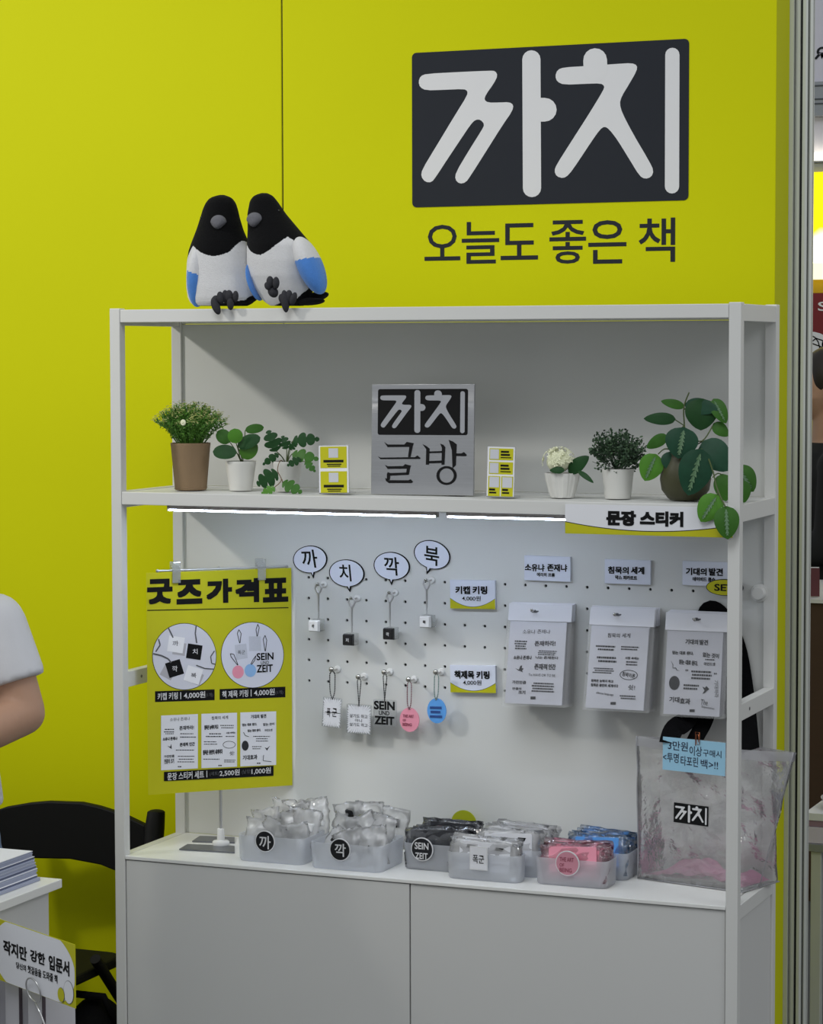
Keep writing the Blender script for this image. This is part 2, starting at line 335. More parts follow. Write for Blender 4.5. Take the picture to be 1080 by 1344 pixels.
# pegboard: a real sheet with round holes, 40 mm pitch, a dark sheet behind paints the shade in them
X0, X1, Z0, Z1 = PW, UW-PW, ZC, ZS-0.024
cols = [0.0885+0.04*k for k in range(27)]; rows = [1.1715-0.0397*k for k in range(6)]; rh = 0.0029; cw, ch = 0.02, 0.01985; N8 = 10
g = G()
for cx_ in cols:
    for rz in rows:
        ring = [(cx_+rh*cos(2*pi*i/N8), rz+rh*sin(2*pi*i/N8)) for i in range(N8)]
        sq = []
        for i in range(N8):
            a = 2*pi*i/N8; m_ = max(abs(cos(a)), abs(sin(a))); sq.append((cx_+cw*cos(a)/m_, rz+ch*sin(a)/m_))
        vs = [(x, PEGY, z) for x, z in ring]+[(x, PEGY, z) for x, z in sq]+[(x, PEGY+0.004, z) for x, z in ring]
        fs = []
        for i in range(N8):
            j = (i+1) % N8; fs += [(i, N8+i, N8+j, j), (i, j, 2*N8+j, 2*N8+i)]
        k0 = len(vs)
        for sx, sz in ((1, 1), (-1, 1), (-1, -1), (1, -1)):
            vs.append((cx_+cw*sx, PEGY, rz+ch*sz))
        ang = [math.atan2(s[1]-rz, s[0]-cx_) for s in sq]
        for c_i, (sx, sz) in enumerate(((1, 1), (-1, 1), (-1, -1), (1, -1))):
            ca = math.atan2(sz*ch, sx*cw)
            for i in range(N8):
                j = (i+1) % N8; a = 2*pi*i/N8; b = 2*pi*(i+1)/N8; cc = math.atan2(sz, sx) % (2*pi)
                if a < cc < b: fs.append((N8+i, k0+c_i, N8+j))
        g.add(vs, fs)
gx0, gx1, gz0, gz1 = cols[0]-cw, cols[-1]+cw, rows[-1]-ch, rows[0]+ch
for a, b, c, d in ((X0, X1, gz1, Z1), (X0, X1, Z0, gz0), (X0, gx0, gz0, gz1), (gx1, X1, gz0, gz1)):
    g.add([(a, PEGY, c), (b, PEGY, c), (b, PEGY, d), (a, PEGY, d)], [(0, 1, 2, 3)])
pb = g.build('pegboard', PANEL, un)
G().box(X0, X1, PEGY+0.0042, PEGY+0.007, Z0, Z1).build('hole_shade_sheet', DARKGAP, un)

# base cabinet with two front doors, worktop laid over it
cb = thing('base_cabinet', 'white base cabinet with two plain doors under the worktop', 'cabinet', (UW/2, UD/2, 0))
zt = ZC-0.0065; ms = atY(537, 1250, 0).x
G().box(PW+0.001, UW-PW-0.001, 0.022, PEGY-0.002, 0.05, zt-0.001).build('carcass', CABWH, cb)
for a, b, y in ((PW+0.0015, ms-0.001, 0.0025), (ms+0.0012, UW-PW-0.0015, 0.004)):
    G().box(a, b, y, y+0.017, 0.06, zt-0.0015).build('door', CABWH, cb, bevel=0.0008)
G().box(UW-0.016, UW-0.004, PW+0.001, UD-PW-0.001, 0.05, ZC-0.0275).build('side_panel', CABWH, cb)
G().box(0.004, 0.016, PW+0.001, UD-PW-0.001, 0.05, ZC-0.0275).build('side_panel', CABWH, cb)
G().box(PW+0.002, UW-PW-0.002, 0.03, 0.2, 0.0, 0.05).build('plinth', CABWH, cb)
wt = G().box(PW+0.0005, UW-PW-0.0005, 0.0, PEGY-0.0015, zt, ZC).build('worktop', TOPWH, None, bevel=0.0008)
tag(wt, 'thin white worktop of the display shelf carrying the plastic tubs', 'worktop')
for x, y in ((0.033, PEGY-0.011), (0.155, PEGY-0.011)):
    F = Frame((x, y, ZC), (1, 0, 0), (0, 1, 0))

# light strips under the shelf lip
LED = M('led_diffuser', 'DCE9FF', 0.3, emit=36, var=0)
HOUS = M('led_housing', '8B8580', 0.45, 0.4)
for xa, xb, lb in ((222, 573, 'long'), (588, 748, 'short')):
    a = atY(xa, 672, 0.026).x; b = atY(xb, 686, 0.026).x
    t = thing('light_strip', {'long': 'long glowing white light strip under left part of shelf', 'short': 'shorter glowing white light strip under shelf beside sentence sticker sign'}[lb], 'light', (a, 0.03, ZS-0.03), 'light strips under the shelf')
    G().box(a, b, 0.021, 0.033, ZS-0.0315, ZS-0.0125).build('housing', HOUS, t, bevel=0.0008)
    g = G(); F = Frame((a, 0.027, ZS-0.0315), (1, 0, 0), (0, 1, 0))
    g.box(a+0.002, b-0.002, 0.0222, 0.0318, ZS-0.0345, ZS-0.0316).build('diffuser', LED, t)
    for e in (a-0.0015, b): G().box(e, e+0.0015, 0.0205, 0.0335, ZS-0.0345, ZS-0.0125).build('end_cap', HOUS, t)

# ------------------------------------------------------------------ print on the yellow wall
FWALL = Frame((0, WALLY, 0))
b0 = (0.4220, 1.8825, 0.9784, 2.1805)
wlg = thing('wall_logo', 'large charcoal logo panel with rounded pale Korean lettering on yellow wall', 'sign', ((b0[0]+b0[2])/2, WALLY-0.001, b0[1]))
G().prism(FWALL, rrect(*b0, 0.009), 0.0003, 0.0012).build('panel', CHAR, wlg)
logo(G(), FWALL, *b0, 0.0015).build('lettering', PWHITE, wlg)
sl = thing('wall_slogan', 'dark Korean slogan lettering printed on yellow wall under the logo', 'lettering', (0.7, WALLY-0.001, 1.78))
g = None
for ch_, x0, y0, x1, y1 in (('오', 557, 295, 604, 342), ('늘', 606, 291, 655, 346), ('도', 657, 293, 706, 341), ('좋', 721, 289, 769, 346), ('은', 772, 289, 822, 346), ('책', 838, 286, 886, 344)):
    g = G(); wpx(g, FWALL, ch_, x0, y0, x1, y1, 0.0005, bold=0.008); g.build('letter', CHAR, sl)

# ------------------------------------------------------------------ two plush magpies on the top board
FURK = M('black_plush', '0B0B0D', 0.95, var=0.3, scale=300, bump=0.9, bscale=700, sheen=0.05, spec=0.1)
FURW = M('white_plush', 'D4D4D6', 0.95, var=0.06, scale=200, bump=0.8, bscale=700, sheen=0.3, spec=0.1)
FURB = M('blue_plush', '4F86D2', 0.95, var=0.1, scale=200, bump=0.8, bscale=700, sheen=0.3, spec=0.1)
FURG = M('grey_plush', '6A6A70', 0.95, var=0.1, scale=300, bump=0.6, bscale=700, spec=0.1)
FURD = M('dark_grey_plush', '3B3B3F', 0.95, var=0.15, scale=300, bump=0.7, bscale=700, spec=0.1)
GLOSSK = M('black_bead', '08080A', 0.08)
def inpoly(x, y, P):
    c = False; j = len(P)-1
    for i in range(len(P)):
        if (P[i][1] > y) != (P[j][1] > y) and x < (P[j][0]-P[i][0])*(y-P[i][1])/(P[j][1]-P[i][1])+P[i][0]: c = not c
        j = i
    return c
def magpie(label, y0, rows, white, wings, beak, eye, feet, tail, depth=0.82):
    cr = lambda x, y, Y: atY(x/4.909+230, y/4.909+240, Y)
    ZB = ZT-0.0025
    base = cr((rows[-1][1]+rows[-1][2])/2, 790, y0); t = thing('magpie_plush', label, 'plush toy', (base.x, y0, ZB), 'plush magpies on top of the shelf')
    def rowat(y):
        for a, b in zip(rows, rows[1:]):
            if a[0] <= y <= b[0]:
                k = (y-a[0])/(b[0]-a[0]); return a[1]+(b[1]-a[1])*k, a[2]+(b[2]-a[2])*k
    ys = []; n = 170; ya, yb = rows[0][0], rows[-1][0]
    for i in range(n+1): ys.append(ya+(yb-ya)*i/n)
    raw = [rowat(y) for y in ys]
    def sm(v):
        for _ in range(6): v = [v[0]]+[(v[i-1]+2*v[i]+v[i+1])/4 for i in range(1, len(v)-1)]+[v[-1]]
        return v
    L = sm([r_[0] for r_ in raw]); Rr = sm([r_[1] for r_ in raw]); seg = 176
    verts = []; crop = []
    for i, y in enumerate(ys):
        c = (L[i]+Rr[i])/2; h = (Rr[i]-L[i])/2
        for k in range(seg):
            th = 2*pi*k/seg; X = c+h*cos(th); yy = -sin(th)        # sin>0 faces the camera
            dpt = h*depth*mpp((base.x, y0, ZB))/4.909
            p = cr(X, y, y0); verts.append(Vector((p.x, y0-sin(th)*dpt*1.0, max(p.z, ZB+0.0005)))); crop.append((X, y, sin(th)))
    g = G(); fs = []; mi = []
    for i in range(n):
        for k in range(seg):
            l = (k+1) % seg; f = (i*seg+k, (i+1)*seg+k, (i+1)*seg+l, i*seg+l); fs.append(f)
            cx_ = sum(crop[q][0] for q in f)/4; cy_ = sum(crop[q][1] for q in f)/4; fr = sum(crop[q][2] for q in f)/4
            mi.append(1 if fr > -0.15 and inpoly(cx_, cy_, white) else 0)
    fs += [tuple(range(seg)), tuple(n*seg+k for k in range(seg-1, -1, -1))]; mi += [0, 0]
    g.v = verts; g.f = fs; g.mi = mi; g.build('body', [FURK, FURW], t, smooth=True)
    sc = mpp((base.x, y0, ZB))/4.909
    for (x0, ya_, x1, yb_, hw, yo, bl) in wings:
        a = cr(x0, ya_, y0+yo); b = cr(x1, yb_, y0+yo); W = (b-a).normalized(); ln = (b-a).length/2
        Uv = Vector((1, 0, 0)); Uv = (Uv-W*Uv.dot(W)).normalized(); Vv = W.cross(Uv); rot = Matrix((Uv, Vv, W)).transposed()
        g = G(); g.ball((a+b)/2, (hw*sc, 0.030, ln), 64, 70, rot); mi = []
        for f in g.f:
            c = sum((g.v[i] for i in f), Vector())/len(f); s_ = (c-a).dot(W)/(2*ln); q = (c-a).dot(Uv)/(hw*sc)
            mi.append(0 if s_ < bl+0.05*q else 1)
        g.mi = mi; g.build('wing', [FURW, FURB], t, smooth=True)
    # beak
    bx, by, bw, bh = beak; c = cr(bx, by, y0); hb = [r_ for r_ in range(n) if ys[r_] <= by][-1]
    dpt = (Rr[hb]-L[hb])/2*depth*sc; g = G(); g.ball((c.x, y0-dpt*0.93, c.z), (bw*sc, 0.012, bh*sc), 24, 16)
    for i, v in enumerate(g.v):
        dz = (v.z-c.z)/(bh*sc)
        if dz < 0: v.x = c.x+(v.x-c.x)*(1+dz*0.45); v.y -= 0.004*(-dz)
    g.build('beak', FURG, t, smooth=True)
    for ex, ey in eye:
        c = cr(ex, ey, y0); hb = [r_ for r_ in range(n) if ys[r_] <= ey][-1]; cc = (L[hb]+Rr[hb])/2; hh = (Rr[hb]-L[hb])/2
        q = (ex-cc)/hh; G().ball((c.x, y0-hh*depth*sc*math.sqrt(max(0.02, 1-q*q)), c.z), (0.0026, 0.0022, 0.0026), 12, 8).build('eye', GLOSSK, t, smooth=True)
    for toes in feet:
        g = G()
        for x0, ya_, x1, yb_, hw, Yf in toes:
            a = cr(x0, ya_, Yf); b = cr(x1, yb_, Yf); W = (b-a).normalized(); ln = (b-a).length/2
            Uv = (Vector((1, 0, 0))-W*W.x).normalized(); rot = Matrix((Uv, W.cross(Uv), W)).transposed(); g.ball((a+b)/2, (hw*sc, hw*sc, ln), 14, 12, rot)
        g.build('foot', FURD, t, smooth=True)
    for x0, ya_, x1, yb_, hw, yo in tail:
        a = cr(x0, ya_, y0+yo); b = cr(x1, yb_, y0+yo); a.z = max(a.z, ZB+0.012); b.z = max(b.z, ZB+0.009); W = (b-a).normalized(); ln = (b-a).length/2
        Uv = (Vector((0, 0, 1))-W*W.z).normalized(); rot = Matrix((Uv, W.cross(Uv), W)).transposed(); g = G(); g.ball((a+b)/2, (min(hw*sc, 0.009), 0.02, ln), 16, 14, rot)
        g.build('tail', FURK, t, smooth=True)
    return t
magpie('plush magpie sitting upright, the left one, blue wing at its left edge', 0.068,
    [(78, 285, 315), (86, 250, 345), (100, 225, 365), (130, 202, 385), (170, 185, 397), (230, 168, 410), (300, 147, 430), (380, 118, 462), (440, 98, 476), (520, 88, 482), (600, 85, 488), (680, 86, 505), (740, 96, 510), (775, 110, 490), (792, 140, 455)],
    [(60, 560), (85, 525), (165, 410), (230, 452), (280, 472), (320, 478), (360, 470), (405, 448), (450, 375), (520, 400), (540, 745), (380, 775), (250, 800), (60, 800)],
    [(155, 405, 140, 800, 62, -0.022, 0.44)],
    (323, 258, 54, 46), [(197, 227)],
    [[(240, 740, 282, 848, 26, -0.012), (285, 700, 300, 780, 24, -0.010), (258, 725, 270, 790, 30, -0.006)], [(345, 690, 350, 770, 26, -0.008), (352, 740, 358, 820, 22, -0.011), (390, 695, 385, 770, 20, -0.006), (320, 690, 325, 775, 22, -0.005)]],
    [(430, 770, 520, 735, 24, 0.0)])
magpie('plush magpie leaning left against the other, the right one, one foot raised', 0.060,
    [(66, 555, 590), (74, 525, 615), (90, 503, 632), (120, 485, 655), (200, 472, 708), (300, 476, 790), (400, 474, 872), (500, 474, 890), (600, 482, 890), (680, 515, 880), (720, 545, 870), (765, 580, 850), (792, 620, 820)],
    [(460, 395), (485, 395), (540, 447), (585, 465), (620, 470), (655, 455), (690, 430), (772, 352), (905, 440), (905, 600), (870, 690), (820, 745), (640, 800), (560, 790), (460, 600)],
    [(790, 350, 945, 715, 78, -0.024, 0.40), (478, 520, 545, 760, 20, -0.012, 0.0)],
    (556, 243, 55, 48), [(684, 182)],
    [[(610, 600, 612, 680, 24, -0.010), (650, 605, 648, 685, 22, -0.011), (585, 640, 605, 690, 20, -0.012), (610, 670, 650, 735, 32, -0.004)], [(700, 690, 715, 835, 26, -0.014), (775, 705, 745, 790, 22, -0.012), (735, 690, 725, 790, 26, -0.010), (680, 715, 700, 780, 24, -0.010)]],
    [(800, 760, 985, 715, 40, 0.012), (760, 780, 960, 760, 26, 0.0)])

# ------------------------------------------------------------------ standing metal sign on the shelf
BRUSH = M('brushed_steel', 'C4C5C8', 0.34, 1.0, var=0.10, scale=6, stretch=(0.6, 1, 60), bump=0.15, bscale=30)
_b = BRUSH.node_tree.nodes['Principled BSDF']; _b.inputs['Anisotropic'].default_value = 0.8; _tg = BRUSH.node_tree.nodes.new('ShaderNodeTangent'); _tg.direction_type = 'RADIAL'; _tg.axis = 'Z'
BRUSH.node_tree.links.new(_tg.outputs[0], _b.inputs['Tangent'])
F, W_, H_ = pframe((488, 506), (622.5, 505.5), (486, 650), N=(0, -1, 0.045), P=(0.5, 0.085, ZS))
base = F.p(W_/2, -H_); F.O = F.O+Vector((0, 0, ZS+0.001-base.z)); H_ = H_
ms_ = thing('metal_sign', 'square brushed steel standing sign with black Korean lettering on the shelf', 'sign', (base.x, base.y, ZS))
G().fbox(F, 0, W_, -H_, 0, -0.006, 0).build('plate', BRUSH, ms_, bevel=0.0008)
l0 = pbox(F, 495.5, 510.5, 613.5, 571); pl = G().flat(F, rrect(*l0, 0.004), 0.0003).build('logo_block', INK, ms_)
logo(G(), F, *l0, 0.0006).build('logo_lettering', M('etched_steel_letter', 'AEB0B6', 0.42, 0.5), pl)
g = G()
def cs(x, y): return F.px(400+x/3.6, 480+y/3.6)
for P in ([(375, 360), (392, 372), (470, 372), (482, 360), (515, 366), (510, 382), (500, 432), (488, 432), (494, 384), (392, 385)],       # ㄱ
          [(345, 428), (358, 434), (520, 432), (532, 424), (547, 436), (545, 441), (358, 442)],                                      # ㅡ
          [(378, 468), (392, 475), (465, 474), (474, 465), (502, 472), (498, 484), (492, 515), (478, 515), (482, 487), (392, 488)],  # ㄹ top
          [(392, 503), (405, 507), (488, 504), (490, 516), (404, 520), (402, 540), (388, 540), (388, 512)],
          [(380, 530), (398, 541), (490, 541), (500, 536), (512, 549), (505, 555), (398, 555), (384, 545)]):
    g.flat(F, [cs(*p) for p in P], 0.0006)
g.build('lettering', INK, ms_); g = G()
for P in ([(556, 370), (575, 380), (590, 392), (587, 468), (572, 468), (574, 395)], [(640, 368), (655, 374), (664, 385), (660, 468), (646, 468), (648, 388)],
          [(585, 405), (648, 403), (648, 412), (585, 414)], [(585, 450), (648, 448), (648, 460), (585, 462)],
          [(680, 350), (700, 358), (718, 372), (714, 470), (698, 486), (695, 400)], [(714, 414), (740, 414), (752, 408), (766, 422), (760, 428), (714, 427)]):
    g.flat(F, [cs(*p) for p in P], 0.0006)
for i in range(24):
    a, b = 2*pi*i/24, 2*pi*(i+1)/24; P = []
    for q, ro in ((a, 1), (b, 1), (b, 0), (a, 0)):
        rx, ry = ((48, 45) if ro else (34, 34)); P.append(cs(670+rx*cos(q), 519+ry*sin(q)))
    g.flat(F, P, 0.0006)
g.build('lettering', INK, ms_)
G().fbox(Frame(F.p(W_*0.72, -H_), F.U, F.V), 0.0, 0.03, 0.0, 0.06, -0.03, -0.006).build('easel_back', BLACKM, ms_)

# ------------------------------------------------------------------ little yellow cards in clear stands (their codes left out)
ACR = FILM('clear_acrylic', (0.97, 0.98, 1.0), body=0.10, gloss=0.3, rough=0.03, bump=0.0)
PLAINQ = M('pale_card_patch', 'C9CBD2', 0.5, var=0.03, scale=80)
def info_card(label, TL, TR, BL, lean, cells, Y):
    F, W_, H_ = pframe(TL, TR, BL, N=(0, -1, lean), P=(0.5, Y, ZS)); b = F.p(W_/2, -H_); F.O = F.O+Vector((0, 0, ZS+0.0012-b.z))
    t = thing('card_stand', label, 'card', (b.x, b.y, ZS), 'small yellow cards on the shelf')
    G().fbox(F, -0.001, W_+0.001, -H_, 0.001, -0.004, -0.002).build('clear_holder', ACR, t)
    G().fbox(Frame(F.p(0, -H_), F.U, (0, 0, 1)), 0, W_, 0, 0.002, -0.035, 0.0).build('holder_foot', ACR, t)
    sh = G().fbox(F, 0, W_, -H_+0.0015, 0, -0.0018, -0.0008).build('sheet', PAPER, t)
    for (x0, y0, x1, y1, q, tx) in cells:
        u0, u1 = W_*x0, W_*x1; v0, v1 = -H_*y1, -H_*y0
        G().flat(F, [(u0, v0), (u1, v0), (u1, v1), (u0, v1)], -0.0004).build('yellow_block', PYEL, sh)
        G().flat(F, [(u0+(u1-u0)*q[0], v1-(v1-v0)*q[1]), (u0+(u1-u0)*q[2], v1-(v1-v0)*q[1]), (u0+(u1-u0)*q[2], v1-(v1-v0)*q[3]), (u0+(u1-u0)*q[0], v1-(v1-v0)*q[3])], 0.0).build('blank_patch', PLAINQ, sh)
        g = G()
        for a, b_, c, d in tx: g.flat(F, [(u0+(u1-u0)*a, v1-(v1-v0)*b_), (u0+(u1-u0)*c, v1-(v1-v0)*b_), (u0+(u1-u0)*c, v1-(v1-v0)*d), (u0+(u1-u0)*a, v1-(v1-v0)*d)], 0.0)
        g.build('print_lines', INK, sh)
bar2 = [(0.12, 0.62, 0.88, 0.74), (0.25, 0.80, 0.80, 0.85), (0.28, 0.89, 0.76, 0.93)]
info_card('small card with two stacked yellow blocks, beside the trailing split-leaf plant', (418, 586), (456.5, 585.5), (417.5, 649), 0.03,
    [(0.05, 0.02, 0.95, 0.465, (0.32, 0.08, 0.68, 0.52), bar2), (0.05, 0.535, 0.95, 0.985, (0.32, 0.06, 0.68, 0.5), bar2)], 0.06)
s1 = [(0.48, 0.2, 0.82, 0.36), (0.48, 0.46, 0.86, 0.62), (0.48, 0.74, 0.92, 0.82)]
s2 = [(0.1, 0.62, 0.6, 0.72), (0.1, 0.78, 0.7, 0.86)]
info_card('small leaning card with four yellow blocks, right of the steel sign', (640, 588), (675.5, 589), (635.5, 654), 0.04,
    [(0.07, 0.03, 0.95, 0.26, (0.03, 0.08, 0.40, 0.92), s1), (0.07, 0.30, 0.95, 0.54, (0.03, 0.08, 0.40, 0.92), s1), (0.05, 0.58, 0.49, 0.98, (0.1, 0.04, 0.92, 0.56), s2), (0.53, 0.58, 0.97, 0.98, (0.1, 0.04, 0.92, 0.56), s2)], 0.055)

# ------------------------------------------------------------------ sign along the shelf lip
F = Frame((0, -0.0012, 0)); u0, v1 = F.px(742, 661.5); v0 = F.px(742, 700)[1]; u1 = F.px(962, 680)[0]
t = thing('shelf_lip_sign', 'white strip sign with curved yellow lower edge and bold Korean words on shelf lip', 'sign', ((u0+u1)/2, -0.001, v0))
bd = G().fbox(F, u0, u1, v0, v1, 0.0, 0.0012).build('card', PAPER, t)
g = G(); nn = 24; up_ = []
for i in range(nn+1):
    x = i/nn; up_.append((u0+(u1-u0)*x, v0+(v1-v0)*(0.13+0.26*(2*x-1)**2*1.0)))
g.flat(F, [(u0, v0)]+[(u1, v0)]+up_[::-1], 0.0016).build('yellow_edge', PYEL, bd)
g = G()
for a, b in zip(up_, up_[1:]): g.flat(F, [a, b, (b[0], b[1]+0.0014), (a[0], a[1]+0.0014)], 0.0017)
g.build('curved_line', CHAR, bd)
g = G(); wpx(g, F, '문장', 796, 670, 835, 690, 0.0018, bold=0.07); wpx(g, F, '스티커', 840, 671, 897, 691, 0.0018, bold=0.07); g.build('lettering', INK, bd)

# ------------------------------------------------------------------ pegboard goods
HOOKM = M('hook_steel', 'B9B7B2', 0.22, 1.0, var=0.05)
HOOKW = M('hook_base_plastic', 'E4E4E2', 0.35, spec=0.6)
def hook(label, x, z, out, group, tip=0.004, base=True):
    t = thing('peg_hook', label, 'hook', (x, PEGY, z), group)
    F = Frame((x, PEGY, z))
    if base: G().lathe((x, PEGY, z), [(0.0068, 0.0005), (0.0068, 0.002), (0.0056, 0.0035), (0.003, 0.004)], 20, (1, 0, 0), (0, 0, 1), (0, -1, 0), capt=True).build('base', HOOKW, t, smooth=True, sharp=40)
    G().tube([(x, PEGY-0.002, z), (x, PEGY-out*0.5, z-0.0005), (x, PEGY-out, z), (x, PEGY-out-0.003, z+0.002)], 0.0018, 8).build('prong', HOOKM, t, smooth=True, sharp=60)
    G().ball((x, PEGY-out-0.0035, z+0.0025), (tip, tip*0.8, tip), 14, 10).build('tip', HOOKM, t, smooth=True)
    return t
BUB = M('bubble_card', 'DFE4F2', 0.45, var=0.01)
CLEAR = FILM('clear_block', (0.96, 0.97, 0.98), body=0.16, gloss=0.35, rough=0.04, bump=0.0)
CAPW = M('white_keycap', 'E6E6E6', 0.25, var=0.01)
CAPK = M('black_keycap', '161618', 0.25, var=0.02)
cr = lambda x, y: (380+x/4.909, 700+y/4.909)
KR = [('까', (131, 168, 112, 89, 0.10), ((134, 252), (160, 246), (153, 290)), (78, 105, 180, 222), (185, 335), (152, 598), 0, 'first from left'),
      ('치', (367, 257, 115, 89, -0.03), ((366, 344), (398, 336), (388, 378)), (320, 200, 402, 308), (400, 425), (372, 688), 1, 'second from left'),
      ('깍', (657, 211, 117, 91, -0.06), ((640, 298), (672, 293), (656, 334)), (608, 152, 706, 270), (645, 390), (632, 650), 1, 'third from left'),
      ('북', (917, 138, 118, 92, -0.24), ((880, 216), (910, 232), (883, 263)), (868, 85, 966, 205), (882, 308), (868, 572), 0, 'rightmost')]
FPEG = Frame((0, PEGY-0.0035, 0))
for ch_, (bx, by, rx, ry, ro), tl, tb, hk, kc, dark, which in KR:
    c = FPEG.px(*cr(bx, by)); s_ = mpp(FPEG.p(*c))/4.909; k = 1/0.925
    t = thing('speech_bubble_card', f'white speech bubble card with black brushed letter, {which} of four on pegboard', 'card', FPEG.p(c[0], c[1]), 'speech bubble cards on the pegboard')
    def ell(f, n=44): return [(c[0]+k*s_*f*rx*cos(a)*cos(ro)-s_*f*ry*sin(a)*sin(ro), c[1]+s_*f*ry*sin(a)*cos(ro)+k*s_*f*rx*cos(a)*sin(ro)) for a in [2*pi*i/n for i in range(n)]]
    TT = [FPEG.px(*cr(*q)) for q in tl]; mid = ((TT[0][0]+TT[1][0])/2, (TT[0][1]+TT[1][1])/2)
    g = G(); g.prism(FPEG, ell(1.0), -0.0025, 0); g.prism(FPEG, [TT[0], (mid[0], mid[1]+0.008), TT[1], TT[2]], -0.0025, 0.0001); bc = g.build('board', INK, t)
    g = G(); g.flat(FPEG, ell(0.945), 0.0004)
    inn = [(mid[0]+(q[0]-mid[0])*0.62, mid[1]+0.002+(q[1]-mid[1])*0.72) for q in TT]; g.flat(FPEG, [inn[0], (mid[0], mid[1]+0.010), inn[1], inn[2]], 0.0006)
    g.build('white_face', BUB, bc)
    g = G(); u = pbox(FPEG, *cr(tb[0], tb[1]), *cr(tb[2], tb[3])); write(g, FPEG, ch_, *u, 0.0009, bold=0.014, shear=-0.12, rot=ro*0.5); g.build('letter', INK, bc)
    # hook + key ring with lobster clasp and keycap in a clear block
    out = 0.028; hp = atY(*cr(*hk), PEGY-out); hook(f'steel peg hook with white base holding the {which} keycap key ring', hp.x, hp.z, out, 'peg hooks for keycap key rings', 0.003)
    kp = atY(*cr(*kc), PEGY-out-0.010); yk = PEGY-out+0.002; x = hp.x
    t = thing('keycap_keyring', f"{'black' if dark else 'white'} keycap key ring with silver clasp, {which} in the keycap row", 'key ring', (x, yk, kp.z-0.01), 'keycap key rings on the pegboard')
    z0 = hp.z; zk = kp.z+0.0119; ln = z0-zk
    loop = [(x+0.0064*sin(a)*(1 if cos(a) > -0.2 else 0.75), yk-0.001, z0-0.006+0.0085*cos(a)) for a in [2*pi*i/20 for i in range(20)]]
    G().tube(loop, 0.0019, 7, closed=True).build('clasp', CHROME, t, smooth=True)
    G().tube([(x, yk-0.001, z0-0.0145), (x, yk-0.001, z0-0.018), (x, yk-0.001, z0-ln*0.78)], [0.0030, 0.0021, 0.0018], 8).build('swivel_bar', CHROME, t, smooth=True, sharp=60)
    nl = 4; za, zb = z0-ln*0.78, zk
    for i in range(nl):
        zc_ = za+(zb-za)*(i+0.5)/nl; rr = abs(za-zb)/nl*0.62
        lp = [(x+(rr*0.6*sin(a) if i % 2 else 0), yk-0.001+(0 if i % 2 else rr*0.6*sin(a)), zc_+rr*cos(a)) for a in [2*pi*j/12 for j in range(12)]]
        G().tube(lp, 0.0006, 6, closed=True).build('chain_link', CHROME, t, smooth=True)
    h = 0.0112; xc = kp.x
    g = G(); g.box(xc-h, xc+h, yk-0.004, yk+0.016, kp.z-h, kp.z+h); g.build('clear_block', CLEAR, t, bevel=0.001)
    g = G(); g.add([(xc+sx*h*a, yy, kp.z+sz*h*a) for yy, a in ((yk-0.0045, 1.02), (yk-0.0125, 0.86)) for sz in (-1, 1) for sx in (-1, 1)], [(0, 1, 3, 2), (4, 6, 7, 5), (0, 4, 5, 1), (2, 3, 7, 6), (0, 2, 6, 4), (1, 5, 7, 3)])
    kcap = g.build('keycap', CAPK if dark else CAPW, t, bevel=0.0014, seg=3)
    Fk = Frame((xc, yk-0.0126, kp.z)); g = G(); write(g, Fk, ch_, -0.003, -0.0035, 0.003, 0.0035, 0.0003, bold=0.02); g.build('cap_letter', PWHITE if dark else INK, kcap)
    G().tube([(xc, yk+0.004, kp.z+h), (xc, yk+0.003, zk+0.001)], 0.0007, 6).build('eyelet', CHROME, t)

# acrylic title key rings
cr2 = lambda x, y: (410+x/5.684, 860+y/5.684)
CHK = M('black_ball_chain', '121214', 0.35, 0.2); CHP = M('pink_ball_chain', '8A5A62', 0.35, 0.5); CHG = M('green_grey_ball_chain', '7E9790', 0.3, 0.6)
RAYW = M('frosted_white_print', 'E2E3E8', 0.3, var=0.02); PINK = M('pink_acrylic', 'EE9AAE', 0.22, var=0.03, spec=0.6); BLUEA = M('blue_acrylic', '5FA3EA', 0.22, var=0.03, spec=0.6)
RAYD = M('ray_ink', '8B8E96', 0.5); PINKT = M('wine_ink', '8C3B50', 0.5); BLUET = M('navy_ink', '2A4C8C', 0.5)
def tag_frame(ctr, out, rot):
    p = atY(*cr2(*ctr), PEGY-out); return Frame(p, (cos(rot), 0, sin(rot)), (-sin(rot), 0, cos(rot)))
def chain(t, x, z0, top, y, mat, wtop, spread):
    pts = []
    a = Vector((x, y, z0)); b = Vector(top)
    n = 16
    L_ = [(a+(b-a)*(i/n)+Vector((-wtop*sin(min(1, i/n*6)*pi/2)*(1-(i/n)**spread), 0, 0.0015*(1-i/n)))) for i in range(n+1)]
    R_ = [(a+(b-a)*(i/n)+Vector((wtop*sin(min(1, i/n*6)*pi/2)*(1-(i/n)**spread), 0, 0.0015*(1-i/n)))) for i in range(n+1)]
    path = L_[::-1]+R_[1:]
    g = G(); tot = 0
    for p, q in zip(path, path[1:]):
        k = max(1, round((q-p).length/0.0026))
        for i in range(k): g.ball(p.lerp(q, i/k), (0.0014,)*3, 6, 4)
    g.tube(path, 0.00045, 5); g.build('ball_chain', mat, t, smooth=True)
